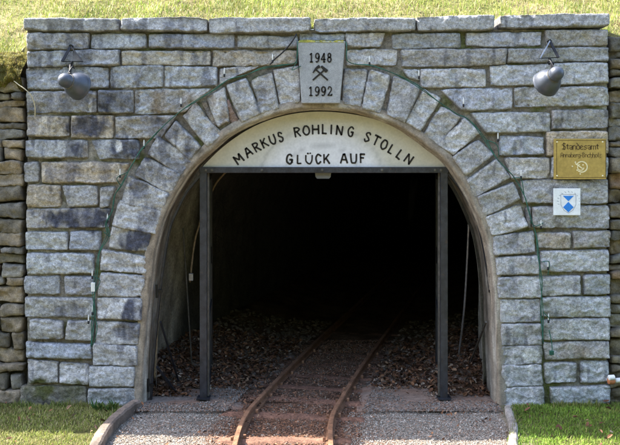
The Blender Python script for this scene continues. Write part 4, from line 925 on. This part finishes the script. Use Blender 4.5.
def blackletter(mb, text, cx_, cy_, width, h, lw):
    """broken-script strokes: short verticals joined by lozenge ticks"""
    W = {'m': 3, 'S': 2.4, 'A': 2.4, 'B': 2.3, 't': 1.5, 'r': 1.6, 'l': 1.1, '-': 1.3}
    tot = sum(W.get(c, 2) for c in text)+.55*len(text); k = width/tot; x = cx_-width/2; b = cy_+h*.36; xh = h*.62
    def R(pts): ribbon(mb, [wz(*p) for p in pts], lw*up, YP, .0012, smooth=False)
    for c in text:
        w_ = W.get(c, 2)*k; m = x+w_/2; t = b-xh; T = b-h
        if c == '-': R([(x, b-xh*.5), (x+w_, b-xh*.6)])
        elif c == 'S': R([(x+w_, T+h*.15), (m, T), (x, T+h*.25), (x+w_, b-h*.35), (x+w_*.8, b), (x, b-h*.1)]); R([(m, T), (m, b)])
        elif c == 'A': R([(x, b), (x+w_*.2, T+h*.2), (m, T), (x+w_, T+h*.12), (x+w_, b)]); R([(x+w_*.1, b-h*.4), (x+w_, b-h*.4)])
        elif c == 'B': R([(x+w_*.1, T), (x+w_*.1, b), (m, b), (x+w_, b-h*.25), (m, b-h*.55), (x+w_*.9, T+h*.2), (m, T), (x, T+h*.1)])
        elif c == 't': R([(m, T+h*.15), (m, b-h*.06), (x+w_, b-h*.1)]); R([(x, t), (x+w_, t)])
        elif c == 'a': R([(x, t+h*.08), (m, t), (x+w_, t+h*.1), (x+w_, b)]); R([(x+w_, b-xh*.5), (x, b-xh*.35), (m, b), (x+w_, b-h*.08)])
        elif c == 'n' or c == 'u': R([(x, t), (x, b)]); R([(x, t+h*.1), (m, t), (x+w_, t+h*.12), (x+w_, b)])
        elif c == 'm': R([(x, t), (x, b)]); R([(x, t+h*.08), (m, t+h*.05), (m, b)]); R([(m, t+h*.08), (x+w_, t+h*.05), (x+w_, b)])
        elif c == 'd': R([(x, T), (x+w_, t+h*.15), (x+w_, b-h*.1), (m, b), (x, b-h*.12), (x, t+h*.1), (m, t)])
        elif c == 'e': R([(x+w_, b-h*.08), (m, b), (x, b-h*.12), (x, t+h*.1), (m, t), (x+w_, t+h*.12), (x, b-xh*.4)])
        elif c == 's': R([(x+w_, t+h*.06), (m, t), (x, t+h*.15), (x+w_, b-h*.2), (m, b), (x, b-h*.06)])
        elif c == 'r': R([(x, t), (x, b)]); R([(x, t+h*.1), (x+w_, t)])
        elif c == 'b': R([(x, T), (x, b-h*.1), (m, b), (x+w_, b-h*.12), (x+w_, t+h*.1), (x, t+h*.06)])
        elif c == 'g': R([(x+w_, t), (x, t+h*.06), (x, b-h*.1), (x+w_, b-h*.05)]); R([(x+w_, t), (x+w_, b+h*.16), (x, b+h*.2)])
        elif c == 'c': R([(x+w_, t+h*.04), (m, t), (x, t+h*.12), (x, b-h*.1), (m, b), (x+w_, b-h*.08)])
        elif c == 'h': R([(x, T), (x, b)]); R([(x, t+h*.1), (m, t), (x+w_, t+h*.12), (x+w_, b), (m, b+h*.14)])
        elif c == 'o': R([(x, t+h*.1), (m, t), (x+w_, t+h*.12), (x+w_, b-h*.1), (m, b), (x, b-h*.1), (x, t+h*.08)])
        elif c == 'l': R([(m, T), (m, b), (x+w_, b-h*.05)])
        elif c == 'z': R([(x, t), (x+w_, t), (x, b-h*.2), (x+w_, b), (x, b+h*.15)])
        x += w_+.55*k
mb = MB(); blackletter(mb, 'Standesamt', 579.3, 147.2, 37, 6.4, .9); mb.build('lettering', M['engrave'], pl); mb = MB(); blackletter(mb, 'Annaberg-Buchholz', 579.8, 155.6, 41, 4.6, .58); mb.build('lettering', M['engrave'], pl)
mb = MB(); ec = (580.3, 166.8)
ribbon(mb, [wz(*p) for p in arc(*ec, 5.4, 5.2, -150, 130, 16)], 1.15*up, YP, .0022); ribbon(mb, [wz(*p) for p in arc(ec[0]-1, ec[1]+.4, 3.2, 3.0, 10, 250, 12)], .9*up, YP, .0022)
ribbon(mb, [wz(574, 163.5), wz(577.5, 166), wz(581, 168.5)], 1.1*up, YP, .0026)
for p in ((572.4, 166.4), (575.4, 162.2), (580.2, 174.0), (577.2, 170.2), (583, 165)): revolve(mb, P(*p, YP), (0, -1, 0), [(0, .0058), (.002, .005), (.003, .0002)], 10)
mb.build('emblem', M['shine'], pl)

# ------------------------------------------------------------------ blue shield sign
bs = thing('shield_sign', 'small white square enamel sign with a blue and white shield below the brass plaque', 'sign', P(567, 215, D-.03))
mb = MB(); a, b = P(553.4, 215.2, D-.03), P(580.4, 188.4, D-.03); box(mb, a[0], b[0], D-.031, D-.025, a[2], b[2], bev=.0015); pl = mb.build('plate', M['white'], bs)
YP = D-.031
mb = MB(); shp = [(559.6, 194.2), (574.6, 194.2), (574.6, 204.5), (571.5, 210), (567.1, 212.8), (562.7, 210), (559.6, 204.5), (559.6, 194.2)]
for i in range(7): ribbon(mb, [wz(*shp[i]), wz(*shp[i+1])], .55*up, YP, .0008)
for i in range(13):                       # lettering round the shield is too small to read: plain flecks
    t = rad(200-220*i/12); ribbon(mb, [wz(567+11.2*math.cos(t), 200.5-9.6*math.sin(t)), wz(567+10.2*math.cos(t)+.9, 201-8.9*math.sin(t))], .6*up, YP, .0008)
mb.build('shield_outline', M['greyline'], pl)
mb = MB()
def poly(mb, pts, y, th=.0014):
    n = len(pts); V = [(*[wz(*p)[0]], y-th, wz(*p)[1]) for p in pts]+[(wz(*p)[0], y+.0005, wz(*p)[1]) for p in pts]
    mb.add(V, [list(range(n))]+[(i, (i+1) % n, n+(i+1) % n, n+i) for i in range(n)])
poly(mb, [(561.6, 195.6), (572.6, 195.6), (567.1, 201.0)], YP); poly(mb, [(567.1, 201.6), (572.4, 207.0), (567.1, 212.0), (561.8, 207.0)], YP)
mb.build('shield_blue_fields', M['blue'], pl)

# ------------------------------------------------------------------ string of lights round the arch
fl = thing('light_string', 'green string of small white candle lights fastened round the outside of the arch', 'string lights', P(320, 42, D-.05))
CP = [(92, 347), (93.5, 330), (95, 312), (93.5, 292), (96.5, 270), (99, 252), (108, 236), (106, 224), (113, 210), (115, 196), (121, 185), (128, 171), (134, 161), (142, 150), (153, 138), (166, 123.5), (181, 110), (200, 99), (215, 90), (228, 80), (245, 76), (262, 69), (280, 65.5), (295, 63),
      (297.2, 54), (297.5, 44), (300, 41.3), (322, 41.2), (343, 41.3), (346.6, 46), (347, 60), (356, 64), (372, 66), (395, 74), (418, 86), (435, 99), (455, 113), (470, 120), (485, 140), (498, 158), (513, 178), (524, 196), (530, 215), (535, 235), (538, 256), (541, 280), (542, 310), (543, 345)]
def strand(mb, off, seed, r):
    pts = []
    for i, (a, b) in enumerate(CP):
        rr = random.Random(seed*100+i); j = .25 if 22 < i < 32 else 1.0
        pts.append(P(a+rr.uniform(-1.3, 1.3)*j, b+rr.uniform(-1.3, 1.3)*j, (D-.052-rr.uniform(0, .012)) if not 26 <= i <= 28 else D-.012))
    tube(mb, catmull(pts, 6), r, 6)
mb = MB(); strand(mb, 0, 1, .0034); strand(mb, 1, 2, .0030)
for a, b, c_ in (((106, 222), (110, 236), (104, 232)), ((95, 292), (100, 281), (93, 276)), ((121, 186), (117, 178), (128, 172)), ((297, 62), (292, 70), (301, 66)), ((530, 222), (536, 226), (543, 223)), ((95, 316), (97, 330), (93, 345)), ((94, 300), (91.5, 325), (92.5, 347)), ((487, 140), (497, 145), (499, 157)), ((512, 178), (521, 179), (524, 194)), ((541, 262), (549, 262), (548, 275)), ((543, 312), (549, 318), (549, 322)), ((549, 330), (552, 345), (551.5, 354))):
    tube(mb, catmull([P(*a, D-.055), P(*b, D-.06), P(*c_, D-.055)], 8), .0034, 6)
mb.build('cable', M['cable_green'], fl, smooth=True)
for a, b in ((144, 146), (120, 175), (107.5, 220), (92.3, 276), (92.5, 312), (224.3, 74), (272.5, 60), (369.5, 62), (419, 76), (463.5, 104), (498, 139), (521, 176), (541, 226), (548, 267), (548.5, 320), (181, 104), (88.5, 321)):
    mb = MB(); c = P(a, b, D-.055); revolve(mb, c, (0, 0, 1), [(-.002, .003), (.004, .005), (.025, .0048), (.038, .0036), (.046, .0015), (.049, .0003)], 10); bl = mb.build('bulb', M['candle'], fl, smooth=True)
    mb = MB(); revolve(mb, c, (0, 0, 1), [(-.022, .005), (-.020, .0075), (0, .0075), (.001, .003)], 10); mb.build('socket', M['cable_black'], bl, smooth=True)
mb = MB(); c = P(93.3, 287, D-.058); box(mb, c[0]-.016, c[0]+.014, c[1]-.01, c[1]+.01, c[2]-.034, c[2]+.034, bev=.003); mb.build('connector', M['candle'], fl)
mb = MB(); c = P(551.6, 353, D-.055); box(mb, c[0]-.016, c[0]+.016, c[1]-.01, c[1]+.01, c[2]-.014, c[2]+.018, bev=.003); mb.build('plug', M['cable_green'], fl)
rod('power_cable', [P(296.5, 34, D-.03), P(291, 43, D-.05), P(283, 52, D-.055), P(275, 59, D-.055), P(270, 64.5, D-.06)], .006, 'cable_black', 'short black cable running down from the coping to the string of lights', 'cable')

# ------------------------------------------------------------------ pipe end at the right wall, dry stalk at the left
pp = thing('drain_pipe', 'white pipe with an orange collar sticking out at the right end of the portal', 'pipe', P(613, 383, D-.02))
mb = MB(); revolve(mb, P(632, 379.5, D+.02), (-1, -.15, -.02), [(0, .019), (.135, .019), (.14, .014)], 20, closed=True); mb.build('pipe', M['pvc'], pp, smooth=False)
mb = MB(); revolve(mb, P(614, 380.5, D-.002), (-1, -.12, -.06), [(0, .024), (.01, .027), (.045, .025), (.05, .016)], 20, closed=True); mb.build('collar', M['clay'], pp, smooth=False)
mb = MB(); revolve(mb, P(614, 377.5, D-.012), (-1, -.12, -.04), [(0, .021), (.04, .021), (.045, .014)], 18, closed=True); mb.build('socket', M['pvc'], pp, smooth=False)
rod('plant_stalk', [P(14, 81, D-.03), P(19, 85, D-.05), P(26, 90, D-.06), P(32, 97, D-.05), P(35, 107, D-.03), P(35, 116, D-.01)], .004, 'twig', 'pale dry stalk bending over the gap at the upper left corner', 'dry stalk')

# small weeds at the foot of the left arch leg
rsw = random.Random(8)
for x, lab in ((98, 'small green weed at the foot of the left arch leg, nearer the grass'), (111, 'small green weed at the foot of the left arch leg, nearer the kerb')):
    mb = MB(); gx_, gy_ = G(x, 411); 
    for i in range(34):
        a_ = rsw.uniform(0, 6.28); L = rsw.uniform(.03, .085); b0 = np.array((gx_+rsw.uniform(-.035, .035), gy_+rsw.uniform(-.02, .03), .0))
        t = b0+np.array((math.cos(a_)*L*.6, math.sin(a_)*L*.4, L)); s_ = np.array((-math.sin(a_), math.cos(a_), 0))*.007; mmid = (b0+t)/2+np.array((0, 0, .008))
        mb.add([b0, mmid+s_, t, mmid-s_], [(0, 1, 2, 3)], (.07*rsw.uniform(.6, 1.4), .12, .03))
    tag(mb.build('weed', M['blade']), lab, 'weed', 'weeds at the arch foot')
